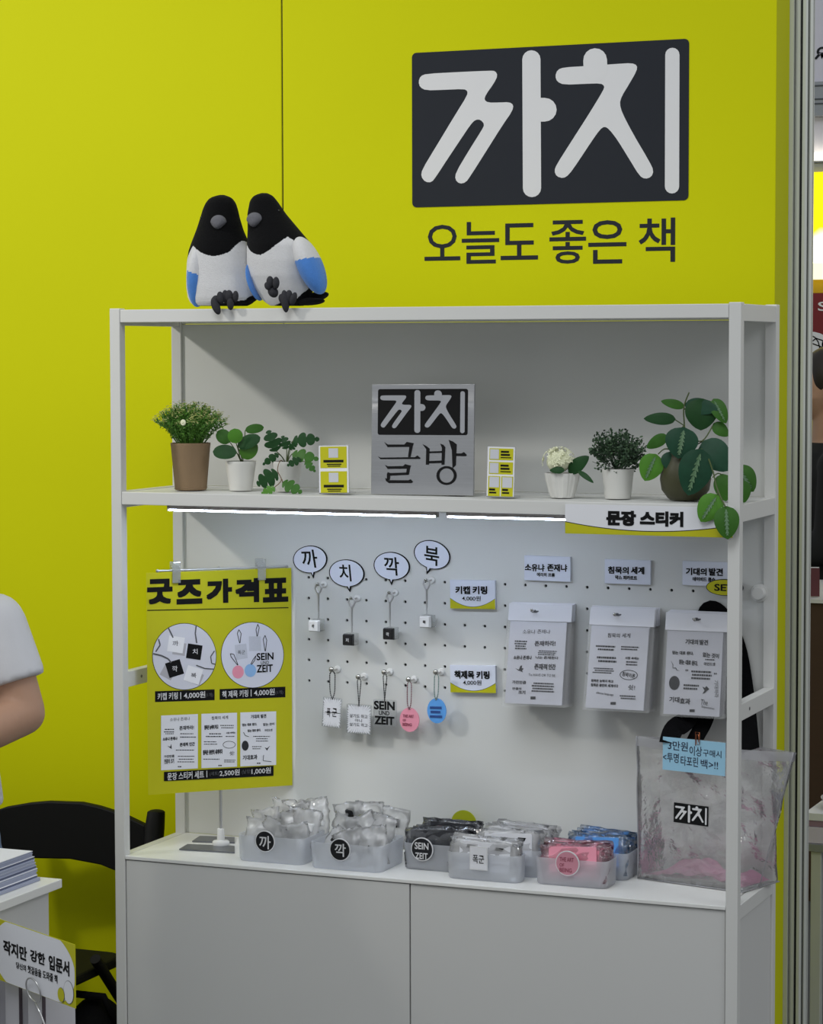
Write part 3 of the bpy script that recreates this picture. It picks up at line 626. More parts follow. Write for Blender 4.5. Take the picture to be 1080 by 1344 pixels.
def kring(hk, hl, label, ctr, w, h, rot, shape, mat, chm, wt, spread, txt, texts, inkm, rays=False):
    out = 0.026; hp = atY(*cr2(*hk), PEGY-out)
    hook('chrome ball-ended peg hook holding the '+hl, hp.x, hp.z, out, 'peg hooks for acrylic key rings', 0.0052, True)
    F = tag_frame(ctr, out, rot); s_ = mpp(F.O)/5.684; W_ = w*s_/0.925; H_ = h*s_
    t = thing('acrylic_keyring', label, 'key ring', F.p(0, -H_/2), 'acrylic key rings on the pegboard')
    if shape == 'rect':
        pl = G().prism(F, rrect(-W_/2, -H_/2, W_/2, H_/2, 0.002), -0.003, 0).build('clear_plate', CLEAR, t)
        g = G(); N = 40; sp = []
        for i in range(N*2):
            a = 2*pi*i/(N*2); f = 1.0 if i % 2 else 0.86; m_ = max(abs(cos(a))/(W_/2), abs(sin(a))/(H_/2)); sp.append((cos(a)/m_*f*0.97, sin(a)/m_*f*0.97))
        g.flat(F, sp, 0.0003); g.build('white_burst', RAYW, pl)
        g = G(); rnd = random.Random(5)
        for i in range(40):
            a = 2*pi*i/40+rnd.uniform(-.05, .05); m_ = max(abs(cos(a))/(W_/2), abs(sin(a))/(H_/2)); r1 = 0.96/m_; r0 = rnd.uniform(0.55, 0.75)/m_; q = 0.012
            g.flat(F, [(r0*cos(a), r0*sin(a)), (r1*cos(a-q), r1*sin(a-q)), (r1*cos(a+q), r1*sin(a+q))], 0.0005)
        g.build('ray_lines', RAYD, pl)
    elif shape == 'oval':
        pl = G().prism(F, circle(0, 0, W_/2, H_/2, 36), -0.003, 0).build('disc', mat, t)
    else: pl = G().prism(F, rrect(-W_/2, -H_/2, W_/2, H_/2, 0.003), -0.003, 0).build('clear_plate', CLEAR, t)
    g = G()
    for body, x0, y0, x1, y1, bo in texts:
        u = pbox(F, *cr2(x0, y0), *cr2(x1, y1))
        if body: write(g, F, body, *u, 0.0008, bold=bo)
        else: g.flat(F, [(u[0], u[1]), (u[2], u[1]), (u[2], u[3]), (u[0], u[3])], 0.0008)
    g.build('print', inkm, pl)
    top = F.p(0, H_/2-0.002, 0.001); G().tube([F.p(0.002*cos(a), H_/2-0.001+0.002*sin(a), 0.0006) for a in [2*pi*i/10 for i in range(10)]], 0.0005, 6, closed=True).build('eyelet', CHROME, t)
    chain(t, hp.x, hp.z-0.001, top, F.O.y+0.001, chm, wt, spread)
kring((147, 115), 'two-letter sunburst key ring', 'clear square acrylic key ring with white sunburst and two large Korean letters', (145, 428), 142, 225, -0.06, 'rect', None, CHK, 0.0055, 6, '', [('폭', 108, 395, 135, 460, 0.01), ('군', 148, 395, 184, 460, 0.01), (None, 96, 426, 212, 430, 0)], INK, True)
kring((347, 170), 'three-line sunburst key ring', 'clear square acrylic key ring with white sunburst and three small text lines', (347, 478), 186, 222, -0.02, 'rect', None, CHK, 0.0045, 0.9, '', [('살기도 하고', 278, 440, 412, 468, 0.012), ('아니', 318, 474, 370, 498, 0.012), ('살기도 하고', 278, 505, 412, 532, 0.012)], GREYINK, True)
kring((540, 135), 'black-lettered key ring', 'clear acrylic key ring with bold black words SEIN UND ZEIT', (540, 430), 172, 196, 0.0, 'plate', None, CHK, 0.0045, 0.9, '', [('SEIN', 460, 342, 615, 408, 0.05), ('UND', 497, 415, 575, 447, 0.02), ('ZEIT', 464, 455, 612, 518, 0.05)], INK)
kring((722, 190), 'pink key ring', 'pink oval acrylic key ring with dark red words on a thin chain', (723, 482), 144, 182, 0.0, 'oval', PINK, CHP, 0.0042, 8, '', [('THE ART', 675, 443, 757, 465, 0.02), ('OF', 676, 475, 698, 493, 0.02), ('BEING', 674, 505, 742, 528, 0.02)], PINKT)
kring((925, 135), 'blue key ring', 'blue oval acrylic key ring with navy words on a thin chain', (926, 415), 140, 188, 0.03, 'oval', BLUEA, CHG, 0.0042, 8, '', [(None, 877, 382, 965, 400, 0), (None, 882, 414, 955, 432, 0), (None, 877, 448, 968, 466, 0)], BLUET)

# foam-board price and title cards
CARDM = M('card_face', 'DDE2F0', 0.45, var=0.01); FOAM = M('foam_edge', 'C9CCD4', 0.7)
def foam_card(name, label, cat, TL, TR, BL, grp, texts, arc=False, th=0.007):
    F, W_, H_ = pframe(TL, TR, BL, Y=PEGY-0.0005-th); t = thing(name, label, cat, F.p(W_/2, -H_, -th), grp)
    bd = G().fbox(F, 0, W_, -H_, 0, -th, 0).build('board', CARDM, t, bevel=0.0004)
    if arc:
        n = 24; arcp = [(W_*i/n, -H_*(0.64+0.30*(1-(2*i/n-1)**2))) for i in range(n+1)]
        G().flat(F, [(0, -H_), (W_, -H_)]+arcp[::-1], 0.0004).build('yellow_edge', PYEL, bd)
        g = G()
        for a, b in zip(arcp, arcp[1:]): g.flat(F, [a, b, (b[0], b[1]+0.0008), (a[0], a[1]+0.0008)], 0.0005)
        g.build('curved_line', CHAR, bd)
    g = G()
    for body, x0, y0, x1, y1, bo in texts: wpx(g, F, body, x0, y0, x1, y1, 0.0007, bold=bo)
    g.build('lettering', INK, bd); return t
c3 = lambda x, y: (370+x/3.724, 690+y/3.724)
foam_card('price_card', 'white price card with yellow lower corners for keycap key rings, upper one', 'card', c3(820, 265), c3(1040, 268), c3(820, 404), 'price cards on the pegboard',
    [('키캡', *c3(848, 295), *c3(920, 334), 0.045), ('키링', *c3(932, 295), *c3(1004, 335), 0.045), ('4,000원', *c3(880, 343), *c3(972, 369), 0.008)], True)
foam_card('price_card', 'white price card with yellow lower corners for book title key rings, lower one', 'card', c3(820, 682), c3(1042, 685), c3(820, 814), 'price cards on the pegboard',
    [('책제목', *c3(843, 708), *c3(940, 748), 0.045), ('키링', *c3(950, 710), *c3(1015, 749), 0.045), ('4,000원', *c3(885, 754), *c3(975, 780), 0.008)], True)
c4 = lambda x, y: (640+x/3.375, 700+y/3.375)
foam_card('title_card', 'white title card above the leftmost hanging sticker packs', 'card', c4(162, 98), c4(366, 105), c4(162, 207), 'title cards above the sticker packs', [('소유냐', *c4(165, 135), *c4(252, 168), 0.042), ('존재냐', *c4(264, 136), *c4(353, 169), 0.042), ('에리히 프롬', *c4(218, 175), *c4(298, 192), 0.042)])
foam_card('title_card', 'white title card above the middle hanging sticker packs', 'card', c4(518, 114), c4(721, 121), c4(518, 221), 'title cards above the sticker packs', [('침묵의', *c4(533, 147), *c4(625, 180), 0.042), ('세계', *c4(635, 148), *c4(694, 181), 0.042), ('막스 피카르트', *c4(565, 187), *c4(662, 206), 0.042)])
foam_card('title_card', 'white title card above the rightmost sticker packs, partly behind front post', 'card', c4(863, 122), c4(1072, 129), c4(863, 229), 'title cards above the sticker packs', [('기대의', *c4(878, 153), *c4(970, 186), 0.042), ('발견', *c4(980, 154), *c4(1042, 188), 0.042), ('데이비드 롭슨', *c4(908, 194), *c4(1008, 213), 0.042)])
F = Frame((0, PEGY-0.0135, 0)); c = F.px(*c4(1049, 240)); s_ = mpp(F.p(*c))/3.375
t = thing('set_badge', 'yellow oval SET tag with dark outline on the rightmost title card', 'tag', F.p(c[0], c[1]))
bd = G().prism(F, circle(c[0], c[1], 78*s_/0.925, 37*s_), -0.004, 0).build('board', CHAR, t); G().flat(F, circle(c[0], c[1], 75*s_/0.925, 34*s_), 0.0004).build('yellow_face', PYEL, bd)
g = G(); wpx(g, F, 'SET', *c4(1004, 225), *c4(1092, 256), 0.0008, bold=0.03); g.build('lettering', INK, bd)
# white round knob on the pegboard beside the right post
p = atY(997.5, 778, PEGY); t = thing('plastic_disc', 'white round plastic disc on the board behind the right post', 'disc', (p.x, PEGY, p.z))
G().lathe(p, [(0.0165, 0.0), (0.0165, 0.004), (0.0155, 0.006), (0.0125, 0.0065), (0.012, 0.016), (0.0105, 0.018), (0.004, 0.0185)], 32, (1, 0, 0), (0, 0, 1), (0, -1, 0), capt=True).build('dome', WHITE, t, smooth=True, sharp=40)

# ------------------------------------------------------------------ hanging sticker packs
SHEET = M('sticker_sheet', 'D3D4DC', 0.4, var=0.01); HEAD = M('pack_header', 'DEDFE6', 0.3, var=0.01, coat=0.3)
PFILM = FILM('pack_film', (1, 1, 1), body=0.04, gloss=0.16, rough=0.08, bump=0.5, bscale=45)
def bars(seed, x0, y0, x1, y1, th): return ('|', x0, y0, x1, y1, th)
def pack(label, TL, TR, BL, lean, ytop, n, crf, prints, which, hkpos, film_hi):
    N = Vector((0, -1, lean)); P = Vector((0.8, ytop, 1.12))
    F0, W_, H_ = pframe(TL, TR, BL, N=N, P=P); hh = 0.032
    hx = F0.px(*hkpos)[0]; hz = F0.p(hx, -0.012).z; outl = PEGY-ytop+0.012
    hook(f'long steel peg hook carrying the {which} sticker packs', F0.p(hx, 0).x, hz, outl, 'peg hooks for sticker packs', 0.0028)
    for i in range(n):
        k = i/(n-1) if n > 1 else 0; rnd = random.Random(len(which)+i)
        yb = (PEGY-0.008-ytop)*k
        Fi = Frame(F0.O+Vector((rnd.uniform(-.002, .002)*(i > 0), yb, (0.0015*rnd.uniform(-1, 1.5) if i else 0))), F0.U, F0.V-Vector((0, lean*0.55*k, 0)) if i else F0.V)
        front = i == 0
        t = thing('sticker_pack', label if front else f"clear sticker pack, {['', 'second', 'third', 'fourth', 'fifth', 'sixth', 'seventh', 'eighth'][i]} from the front of the {which} stack", 'sticker pack', Fi.p(W_/2, -H_), f'{which} sticker packs')
        sh = G().fbox(Fi, 0.003, W_-0.008, -H_+0.002, -hh*0.4, -0.0012, -0.0004).build('sheet', SHEET, t)
        # film sleeve: a slightly puffed, creased sheet front and back
        g = G(); nu, nv = 14, 20
        for sgn in (1, -1):
            vs = []
            for b in range(nv+1):
                for a in range(nu+1):
                    x = a/nu; y = b/nv; u = -0.003+(W_+0.004)*x; v = -hh*0.9-(H_-hh*0.9+0.002)*y
                    puff = 0.0022*(min(1, 6*x)*min(1, 6*(1-x))*min(1, 5*y+.2)*min(1, 5*(1-y)))+0.0009*mnoise.noise(Vector((x*5+i*3, y*7, sgn*2.3)))
                    vs.append(Fi.p(u, v, sgn*max(0.0003, puff)+(-0.0008 if sgn < 0 else 0)))
            fs = []
            for b in range(nv):
                for a in range(nu):
                    q = b*(nu+1)+a; f = (q, q+nu+1, q+nu+2, q+1); fs.append(f if sgn > 0 else f[::-1])
            g.add(vs, fs)
        g.build('film_sleeve', PFILM, t, smooth=True)
        hd = G().fbox(Fi, -0.001, W_+0.001, -hh, 0, -0.0016, 0.0014).build('header', HEAD, t, bevel=0.0006)
        if front:
            g = G(); eu, ev = F0.px(*hkpos); g.flat(Fi, [(eu-0.008, ev-0.001), (eu-0.004, ev-0.003), (eu+0.004, ev-0.003), (eu+0.008, ev-0.001), (eu+0.008, ev+0.001), (eu+0.003, ev+0.001), (eu+0.002, ev+0.0025), (eu-0.002, ev+0.0025), (eu-0.003, ev+0.001), (eu-0.008, ev+0.001)], 0.0016); g.build('euro_slot', GREYINK, hd)
            g = G()
            for it in prints:
                if it[0] == '|':
                    _, x0, y0, x1, y1, th = it; u = pbox(Fi, *crf(x0, y0), *crf(x1, y1)); rows_ = max(1, round((y1-y0)/th/2)); rn = random.Random(int(x0+y0))
                    for r_ in range(rows_):
                        yy = u[3]-(u[3]-u[1])*(r_+0.5)/rows_; hb = (u[3]-u[1])/rows_*0.27; xx = u[0]+(u[2]-u[0])*rn.uniform(0, .12); xe = u[2]-(u[2]-u[0])*rn.uniform(0, .12)
                        while xx < xe:
                            wd = rn.uniform(0.0018, 0.005); g.flat(Fi, [(xx, yy-hb), (min(xe, xx+wd), yy-hb), (min(xe, xx+wd), yy+hb), (xx, yy+hb)], 0.0003); xx += wd+0.0007
                elif it[0] == 'o':
                    _, x0, y0, x1, y1, fill = it; u = pbox(Fi, *crf(x0, y0), *crf(x1, y1)); cx_, cy_, rx, ry = (u[0]+u[2])/2, (u[1]+u[3])/2, (u[2]-u[0])/2, (u[3]-u[1])/2
                    if fill: g.flat(Fi, circle(cx_, cy_, rx, ry, 24), 0.0003)
                    else:
                        o_, i_ = circle(cx_, cy_, rx, ry, 28), circle(cx_, cy_, rx*.92, ry*.88, 28)
                        for k in range(28): g.flat(Fi, [o_[k], o_[(k+1) % 28], i_[(k+1) % 28], i_[k]], 0.0003)
                elif it[0] == 'p': g.flat(Fi, [Fi.px(*crf(*q)) for q in it[1]], 0.0003)
                else:
                    body, x0, y0, x1, y1, bo, ro = it; u = pbox(Fi, *crf(x0, y0), *crf(x1, y1)); write(g, Fi, body, *u, 0.0003, bold=bo, rot=ro)
            g.build('print', GREYINK if which == 'x' else M('sticker_ink', '2A2B30', 0.5), sh)
cA = lambda x, y: (650+x/7.908, 770+y/7.908); cB = lambda x, y: (755+x/7.908, 780+y/7.908); cC = lambda x, y: (860+x/7.908, 790+y/7.908)
pack('front clear sticker pack under the leftmost title card, large creased film', cA(150, 172), cA(797, 190), cA(88, 1218), 0.22, 0.222, 5, cA,
  [('소유냐', 285, 445, 415, 490, 0, 0), ('존재냐', 437, 445, 570, 490, 0, 0), ('존재하라!', 408, 562, 625, 618, 0.03, 0.04), bars(1, 195, 555, 330, 655, 12), bars(2, 437, 660, 640, 715, 10), ('나는 존재한다', 418, 722, 655, 752, 0.03, 0), ('소유냐 존재냐', 190, 715, 378, 757, 0.04, 0.02),
   ('존재적', 405, 800, 540, 862, 0.04, 0), ('인간', 552, 803, 626, 862, 0.04, 0), ('To HAVE OR TO BE', 345, 905, 622, 932, 0.0, 0), bars(5, 365, 992, 615, 1100, 14), ('가진만큼', 175, 975, 320, 1010, 0.03, 0), ('만큼의', 178, 1045, 270, 1072, 0.03, 0), ('크기', 238, 1078, 312, 1116, 0.04, 0),
   ('p', [(205, 845), (245, 862), (262, 820), (278, 818), (275, 845), (295, 850), (280, 868), (285, 890), (262, 878), (240, 872)]), ('p', [(365, 1140), (418, 1140), (418, 1170), (365, 1170)])], 'leftmost', cA(410, 255), 1)
pack('front clear sticker pack under the middle title card, with outlined oval slogan', cB(165, 135), cB(826, 160), cB(80, 1185), 0.24, 0.210, 6, cB,
  [('침묵의', 335, 405, 462, 450, 0.01, 0), ('세계', 484, 405, 572, 452, 0.01, 0), bars(1, 212, 525, 418, 590, 15), bars(2, 455, 535, 660, 585, 11), bars(3, 215, 640, 450, 715, 16), ('사랑 속에는', 517, 650, 662, 678, 0.04, 0), bars(4, 515, 690, 655, 745, 12), bars(5, 180, 760, 400, 825, 11),
   ('o', 460, 785, 648, 890, 0), ('침묵이론', 485, 815, 622, 862, 0.02, -0.15), ('침묵은 능력이 하고', 163, 885, 395, 915, 0.05, 0), ('침묵은 충만의 세계이다', 160, 930, 445, 963, 0.05, 0), ('쉿!', 547, 940, 620, 995, 0.01, 0), ('silence language', 215, 1020, 398, 1050, 0.01, -0.08), bars(7, 457, 1045, 635, 1095, 12), ('p', [(365, 1118), (420, 1118), (420, 1146), (365, 1146)])], 'middle', cB(436, 210), 1)
pack('front sticker pack under the rightmost title card, right edge behind post', cC(118, 105), cC(760, 130), cC(66, 1172), 0.16, 0.205, 6, cC,
  [('기대의', 312, 388, 445, 442, 0.035, 0), ('발견', 458, 392, 548, 447, 0.035, 0), ('믿는 대로 된다.', 176, 512, 397, 548, 0.05, 0), ('없는 것이', 492, 530, 660, 580, 0.035, -0.06), bars(1, 508, 588, 630, 612, 10), ('마인드셋', 505, 628, 622, 662, 0.03, 0), ('믿는 대로 된다.', 246, 605, 442, 655, 0.05, -0.05), bars(2, 360, 708, 585, 812, 17),
   ('o', 142, 768, 252, 915, 1), ('“', 312, 698, 342, 718, 0.02, 0), ('”', 608, 736, 638, 756, 0.02, 0), bars(3, 292, 850, 455, 918, 16), ('기대하라', 548, 880, 720, 925, 0.0, -1.5), ('p', [(488, 880), (515, 892), (530, 872), (560, 905), (535, 925), (515, 945), (488, 955), (510, 920)]), ('기대', 145, 985, 250, 1042, 0.035, 0), ('효과', 255, 1000, 362, 1062, 0.035, 0), ('The', 470, 1015, 545, 1070, 0.0, -0.1), ('Expectation', 480, 1085, 612, 1115, 0.0, -0.12),
   ('p', [(160, 605), (186, 650), (184, 685), (215, 682), (225, 705), (258, 718), (220, 710), (210, 690), (180, 690), (180, 652)]), ('p', [(355, 1115), (408, 1115), (408, 1143), (355, 1143)])], 'rightmost', cC(430, 178), 0)

# ------------------------------------------------------------------ potted plants on the shelf
LEAFD = M('dark_leaf', '1E4420', 0.5, var=0.25, scale=60, spec=0.2); LEAFM = M('mid_leaf', '366420', 0.5, var=0.25, scale=60, spec=0.2)
LEAFL = M('light_leaf', '4F852C', 0.5, var=0.2, scale=60, spec=0.2); LEAFT = M('teal_leaf', '1F4632', 0.5, var=0.25, scale=70, spec=0.2)
LEAFB = M('fresh_leaf', '4A7F22', 0.4, var=0.2, scale=60); RIB = M('pale_midrib', '5C7F5A', 0.5, var=0.2, scale=90)
STEMG = M('green_stem', '4E5E33', 0.6, var=0.2); STEMB = M('brown_stem', '6A5238', 0.7, var=0.2); SOIL = M('dark_soil', '2C241C', 0.95, var=0.4, scale=300, bump=0.8, bscale=500)
BROWNP = M('brown_paper_pot', '8B7357', 0.75, var=0.06, scale=40, bump=0.3, bscale=150); WPOT = M('white_plastic_pot', 'DAD9D4', 0.4, var=0.02); OLIVE = M('olive_glazed_pot', '3F3F24', 0.45, var=0.2, scale=40)
BUDS = M('pale_yellow_bud', 'D8DC9A', 0.6, var=0.1); PETAL = M('cream_petal', 'E9EBCB', 0.6, var=0.05)
cL = lambda x, y: (200+x/4.909, 500+y/4.909); cR = lambda x, y: (700+x/3.484, 500+y/3.484)

def leaf(t, crf, b, tp, wpx_, k, Yb, Yt, mat, shape='oval', curl=0.18, droop=0.15, tilt=0.0, rib=False, name='leaf'):
    B = atY(*crf(*b), Yb); T = atY(*crf(*tp), Yt); ax = T-B; L_ = ax.length; A = ax.normalized()
    toward = (CAM-B).normalized(); Nn = (toward+Vector((0, 0, tilt))); Nn = (Nn-A*Nn.dot(A)).normalized(); S = A.cross(Nn).normalized()
    hw = wpx_*mpp(B)/k/2; ns, nw = 14, 6; vs = []; fs = []
    def wid(s):
        if shape == 'round': return math.sqrt(max(0, 1-(2*s-1)**2))
        if shape == 'oval': return (math.sin(pi*s**0.78))**0.62
        if shape == 'lobed': return (math.sin(pi*s**0.62))**0.6*(0.36+0.64*abs(math.cos(3*pi*s))**0.45)
        return math.sin(pi*s**0.85)
    if shape == 'lobed': ns = 36
    for i in range(ns+1):
        s = i/ns; w_ = hw*wid(min(0.999, max(0.001, s))); sh = 0.25*w_ if shape == 'lobed' else 0
        for j in range(nw+1):
            q = 2*j/nw-1; vs.append(B+A*(L_*s+abs(q)*sh)+S*(w_*q)+Nn*(-curl*w_*q*q-droop*L_*(s*s)+0.06*L_*math.sin(pi*s)-0.10*w_*(1-abs(q))))
    for i in range(ns):
        for j in range(nw):
            a = i*(nw+1)+j; fs.append((a, a+1, a+nw+2, a+nw+1))
    o = G().add(vs, fs).build(name, mat, t, smooth=True)
    if rib:
        g = G(); n = 13
        for i in range(n):
            s = 0.10+0.78*i/n; c = B+A*(L_*s)+Nn*(-droop*L_*s*s+0.06*L_*math.sin(pi*s)-0.10*hw*wid(s)+0.0007); r_ = hw*0.16*(1-0.5*abs(2*s-0.9))*(1.25 if i % 2 else 0.75)
            for sg in (-1, 1): g.add([c-A*0.0005, c+A*L_*0.055, c+A*L_*0.085+S*sg*r_+Nn*0.0006, c+A*L_*0.03+S*sg*r_*0.8+Nn*0.0006], [(0, 1, 2, 3)])
        g.build('pale_midrib', RIB, o)
    return B
def stem(t, pts, r=0.0009, mat=None, name='stem'):
    P = [Vector(p) for p in pts]
    if len(P) == 2: P.insert(1, (P[0]+P[1])/2+Vector((0, 0, 0.004)))
    Q = []
    for i in range(len(P)-1):
        p0, p1, p2, p3 = P[max(i-1, 0)], P[i], P[i+1], P[min(i+2, len(P)-1)]
        for j in range(5):
            u = j/5; Q.append(0.5*((2*p1)+(p2-p0)*u+(2*p0-5*p1+4*p2-p3)*u*u+(3*p1-p0-3*p2+p3)*u**3))
    Q.append(P[-1]); G().tube(Q, r, 6).build(name, mat or STEMG, t, smooth=True)
def pot(t, c, rt, rb, h, mat, lip=0.0015, rim=True):
    G().lathe(c, [(rb*0.96, 0.0008), (rb, 0.003), (rt-0.0005, h-0.006), (rt, h-0.004), (rt, h), (rt-0.002, h), (rt-0.003, h-0.008), (rb*0.9, h-0.012)], 36, capt=False).build('pot', mat, t, smooth=True, sharp=35)
    G().lathe((c[0], c[1], c[2]+h-0.011), [(rt*0.93, 0.0), (rt*0.6, 0.0015), (0.001, 0.002)], 24, capb=False).build('soil', SOIL, t, smooth=True)
def pot_at(crf, bx, by, tx0, tx1, ty, bx0, bx1, k, Y):
    c = atY(*crf(bx, by), Y); m_ = mpp(c)/k; rt = (tx1-tx0)/2*m_; rb = (bx1-bx0)/2*m_; h = atY(*crf(bx, ty), Y).z-ZS
    return Vector((c.x, Y, ZS)), rt, rb, h

# 1 flowering plant in the brown pot
c, rt, rb, h = pot_at(cL, 248, 700, 115, 372, 398, 146, 352, 4.909, 0.10)
t = thing('potted_flowers', 'brown paper pot of fine green foliage with tiny pale flowers', 'plant', c); pot(t, c, rt, rb, h, BROWNP)
G().tube([(c.x+rb*1.01*cos(a), c.y+rb*1.01*sin(a), ZS+0.004+0.0015*sin(3*a)) for a in [2*pi*i/30 for i in range(30)]], 0.0008, 5, closed=True).build('crumpled_rim', BROWNP, t, smooth=True)
rnd = random.Random(11); g = G(); gb = G(); top = c+Vector((0, 0, h-0.006))
for i in range(260):
    a = rnd.uniform(0, 2*pi); rad = math.sqrt(rnd.random()); ext = rad*0.074; hh = (0.078*(1-0.40*rad*rad))*rnd.uniform(0.82, 1.08)
    p0 = top+Vector((cos(a)*rad*rt*0.6, sin(a)*rad*rt*0.6, 0)); p1 = top+Vector((cos(a)*ext, sin(a)*ext*0.85, hh)); pm = p0.lerp(p1, 0.5)+Vector((0, 0, 0.008))
    g.tube([p0, pm, p1], 0.0005, 4)
    for j in range(22):
        s = 0.22+0.74*j/21; q = p0.lerp(pm, s*2) if s < 0.5 else pm.lerp(p1, s*2-1); d = Vector((rnd.gauss(0, 1), rnd.gauss(0, 1), rnd.gauss(0.6, 0.7))).normalized(); e = d.orthogonal().normalized(); l_ = rnd.uniform(0.0045, 0.0085); wv = 0.0011
        g.add([q, q+d*l_*0.5+e*wv, q+d*l_, q+d*l_*0.5-e*wv], [(0, 1, 2, 3)], rnd.choice((0, 0, 1)))
    for j in range(rnd.choice((3, 4, 5))):
        q = p1+Vector((rnd.uniform(-.005, .005), rnd.uniform(-.005, .005), rnd.uniform(-.003, .004)))
        for m_ in range(4):
            an = m_*pi/2+rnd.random(); gb.add([q, q+Vector((cos(an)*.0018, sin(an)*.0018, .0012)), q+Vector((cos(an+.7)*.0026, sin(an+.7)*.0026, .0016)), q+Vector((cos(an+1.3)*.0018, sin(an+1.3)*.0018, .0012))], [(0, 1, 2, 3)])
g.build('fine_foliage', [M('fine_leaf_green', '5C8F34', 0.5, var=0.3, scale=90), LEAFM], t, kind='stuff'); gb.build('tiny_flowers', BUDS, t, kind='stuff')
q = atY(*cL(198, 268), 0.035); g = G()
for m_ in range(10):
    an = 2*pi*m_/10; g.ball(q+Vector((0.0035*cos(an), 0.0, 0.0035*sin(an))), (0.0024, 0.0016, 0.0024), 8, 6)
g.ball(q-Vector((0, 0.001, 0)), (0.002, 0.002, 0.002), 8, 6); g.build('white_blossom', PETAL, t, smooth=True)

# 2 round-leaved plant
c, rt, rb, h = pot_at(cL, 570, 708, 470, 668, 516, 496, 645, 4.909, 0.11)
t = thing('potted_round_leaf_plant', 'small white pot with a few round glossy green leaves', 'plant', c); pot(t, c, rt, rb, h, WPOT); top = c+Vector((0, 0, h-0.008))
for b, tp, w_, Yb, Yt, m_, tl in (((598, 318), (717, 297), 62, 0.115, 0.13, LEAFM, 0.2), ((500, 395), (418, 322), 92, 0.10, 0.095, LEAFM, 0.1), ((540, 402), (528, 308), 98, 0.085, 0.08, LEAFL, 0.1),
    ((543, 462), (388, 452), 98, 0.085, 0.07, LEAFD, 0.3), ((548, 420), (690, 362), 92, 0.095, 0.10, LEAFD, 0.3), ((580, 498), (660, 392), 112, 0.10, 0.105, LEAFB, 0.0)):
    B = leaf(t, cL, b, tp, w_, 4.909, Yb, Yt, m_, 'round', 0.12, 0.08, tl); stem(t, [top+Vector((random.Random(b[0]).uniform(-.006, .006), 0, 0)), B])
# 3 split-leaf trailing plant
c, rt, rb, h = pot_at(cL, 866, 712, 766, 965, 517, 797, 935, 4.909, 0.115)
t = thing('potted_split_leaf_plant', 'small white pot with dark split leaves trailing over its rim', 'plant', c); pot(t, c, rt, rb, h, WPOT); top = c+Vector((0, 0, h-0.008))
for b, tp, w_, Yb, Yt, m_, st in (((800, 455), (745, 318), 118, 0.10, 0.095, LEAFD, 0), ((812, 470), (708, 540), 58, 0.095, 0.085, LEAFD, 0), ((865, 440), (838, 352), 80, 0.11, 0.11, LEAFD, 0), ((880, 440), (925, 395), 60, 0.11, 0.11, LEAFD, 0),
    ((905, 385), (1072, 372), 98, 0.11, 0.12, LEAFD, 0), ((900, 470), (1062, 500), 92, 0.10, 0.09, LEAFM, 0), ((985, 520), (1048, 582), 56, 0.09, 0.085, LEAFM, 0), ((955, 500), (868, 545), 60, 0.09, 0.075, LEAFD, 0),
    ((808, 592), (668, 668), 128, 0.068, 0.06, LEAFD, 1), ((790, 690), (700, 725), 66, 0.058, 0.05, LEAFB, 1), ((838, 652), (958, 715), 92, 0.066, 0.06, LEAFM, 1)):
    B = leaf(t, cL, b, tp, w_, 4.909, Yb, Yt, m_, 'lobed', 0.15, 0.10, 0.2)
    if not st: stem(t, [top, B])
stem(t, [top, atY(*cL(826, 512), 0.085), atY(*cL(806, 575), 0.07), atY(*cL(830, 640), 0.066), atY(*cL(776, 694), 0.06)], 0.0008, STEMB, 'trailing_stem')
stem(t, [atY(*cL(830, 640), 0.066), atY(*cL(838, 655), 0.066)], 0.0008, STEMB, 'trailing_stem')

# 4 little white flower pot
c, rt, rb, h = pot_at(cR, 132, 538, 55, 214, 420, 80, 188, 3.484, 0.10)
t = thing('potted_white_flowers', 'small fluted white pot with a ball of cream flowers', 'plant', c)
g = G(); seg = 48; prof = [(rb*0.95, 0.0008), (rb, 0.003), (rb*1.16, h*0.3), (rt*0.93, h*0.7), (rt, h), (rt-0.002, h), (rt-0.003, h-0.006)]
vs = []
for r_, z in prof:
    for k in range(seg):
        a = 2*pi*k/seg; f = 1+0.035*(1 if (k//3) % 2 else -1)*(1 if z > 0.002 else 0); vs.append(c+Vector((r_*f*cos(a), r_*f*sin(a), z)))
g.add(vs, [(i*seg+k, i*seg+(k+1) % seg, (i+1)*seg+(k+1) % seg, (i+1)*seg+k) for i in range(len(prof)-1) for k in range(seg)]+[tuple(range(seg-1, -1, -1))])
g.build('pot', WPOT, t); G().lathe((c.x, c.y, ZS+h-0.007), [(rt*0.92, 0), (0.001, 0.001)], 24, capb=False).build('soil', SOIL, t)
rnd = random.Random(4); cc = atY(*cR(116, 370), 0.092); g = G()
for i in range(120):
    d = Vector((rnd.gauss(0, 1), rnd.gauss(-0.3, 1), abs(rnd.gauss(0.2, 1))-0.25)).normalized(); p = cc+Vector((d.x*0.029, d.y*0.026, d.z*0.026)); e1 = d.orthogonal().normalized(); e2 = d.cross(e1); ro = rnd.random()*pi
    for m_ in range(4):
        an = ro+m_*pi/2; v = e1*cos(an)+e2*sin(an); w_ = e1*cos(an+pi/2)+e2*sin(an+pi/2); g.add([p, p+v*.0026+w_*.0016+d*.0008, p+v*.0050+d*.0016, p+v*.0026-w_*.0016+d*.0008], [(0, 1, 2, 3)])
g.ball(cc, (0.022, 0.019, 0.019), 16, 10); g.build('cream_flowers', PETAL, t, kind='stuff')
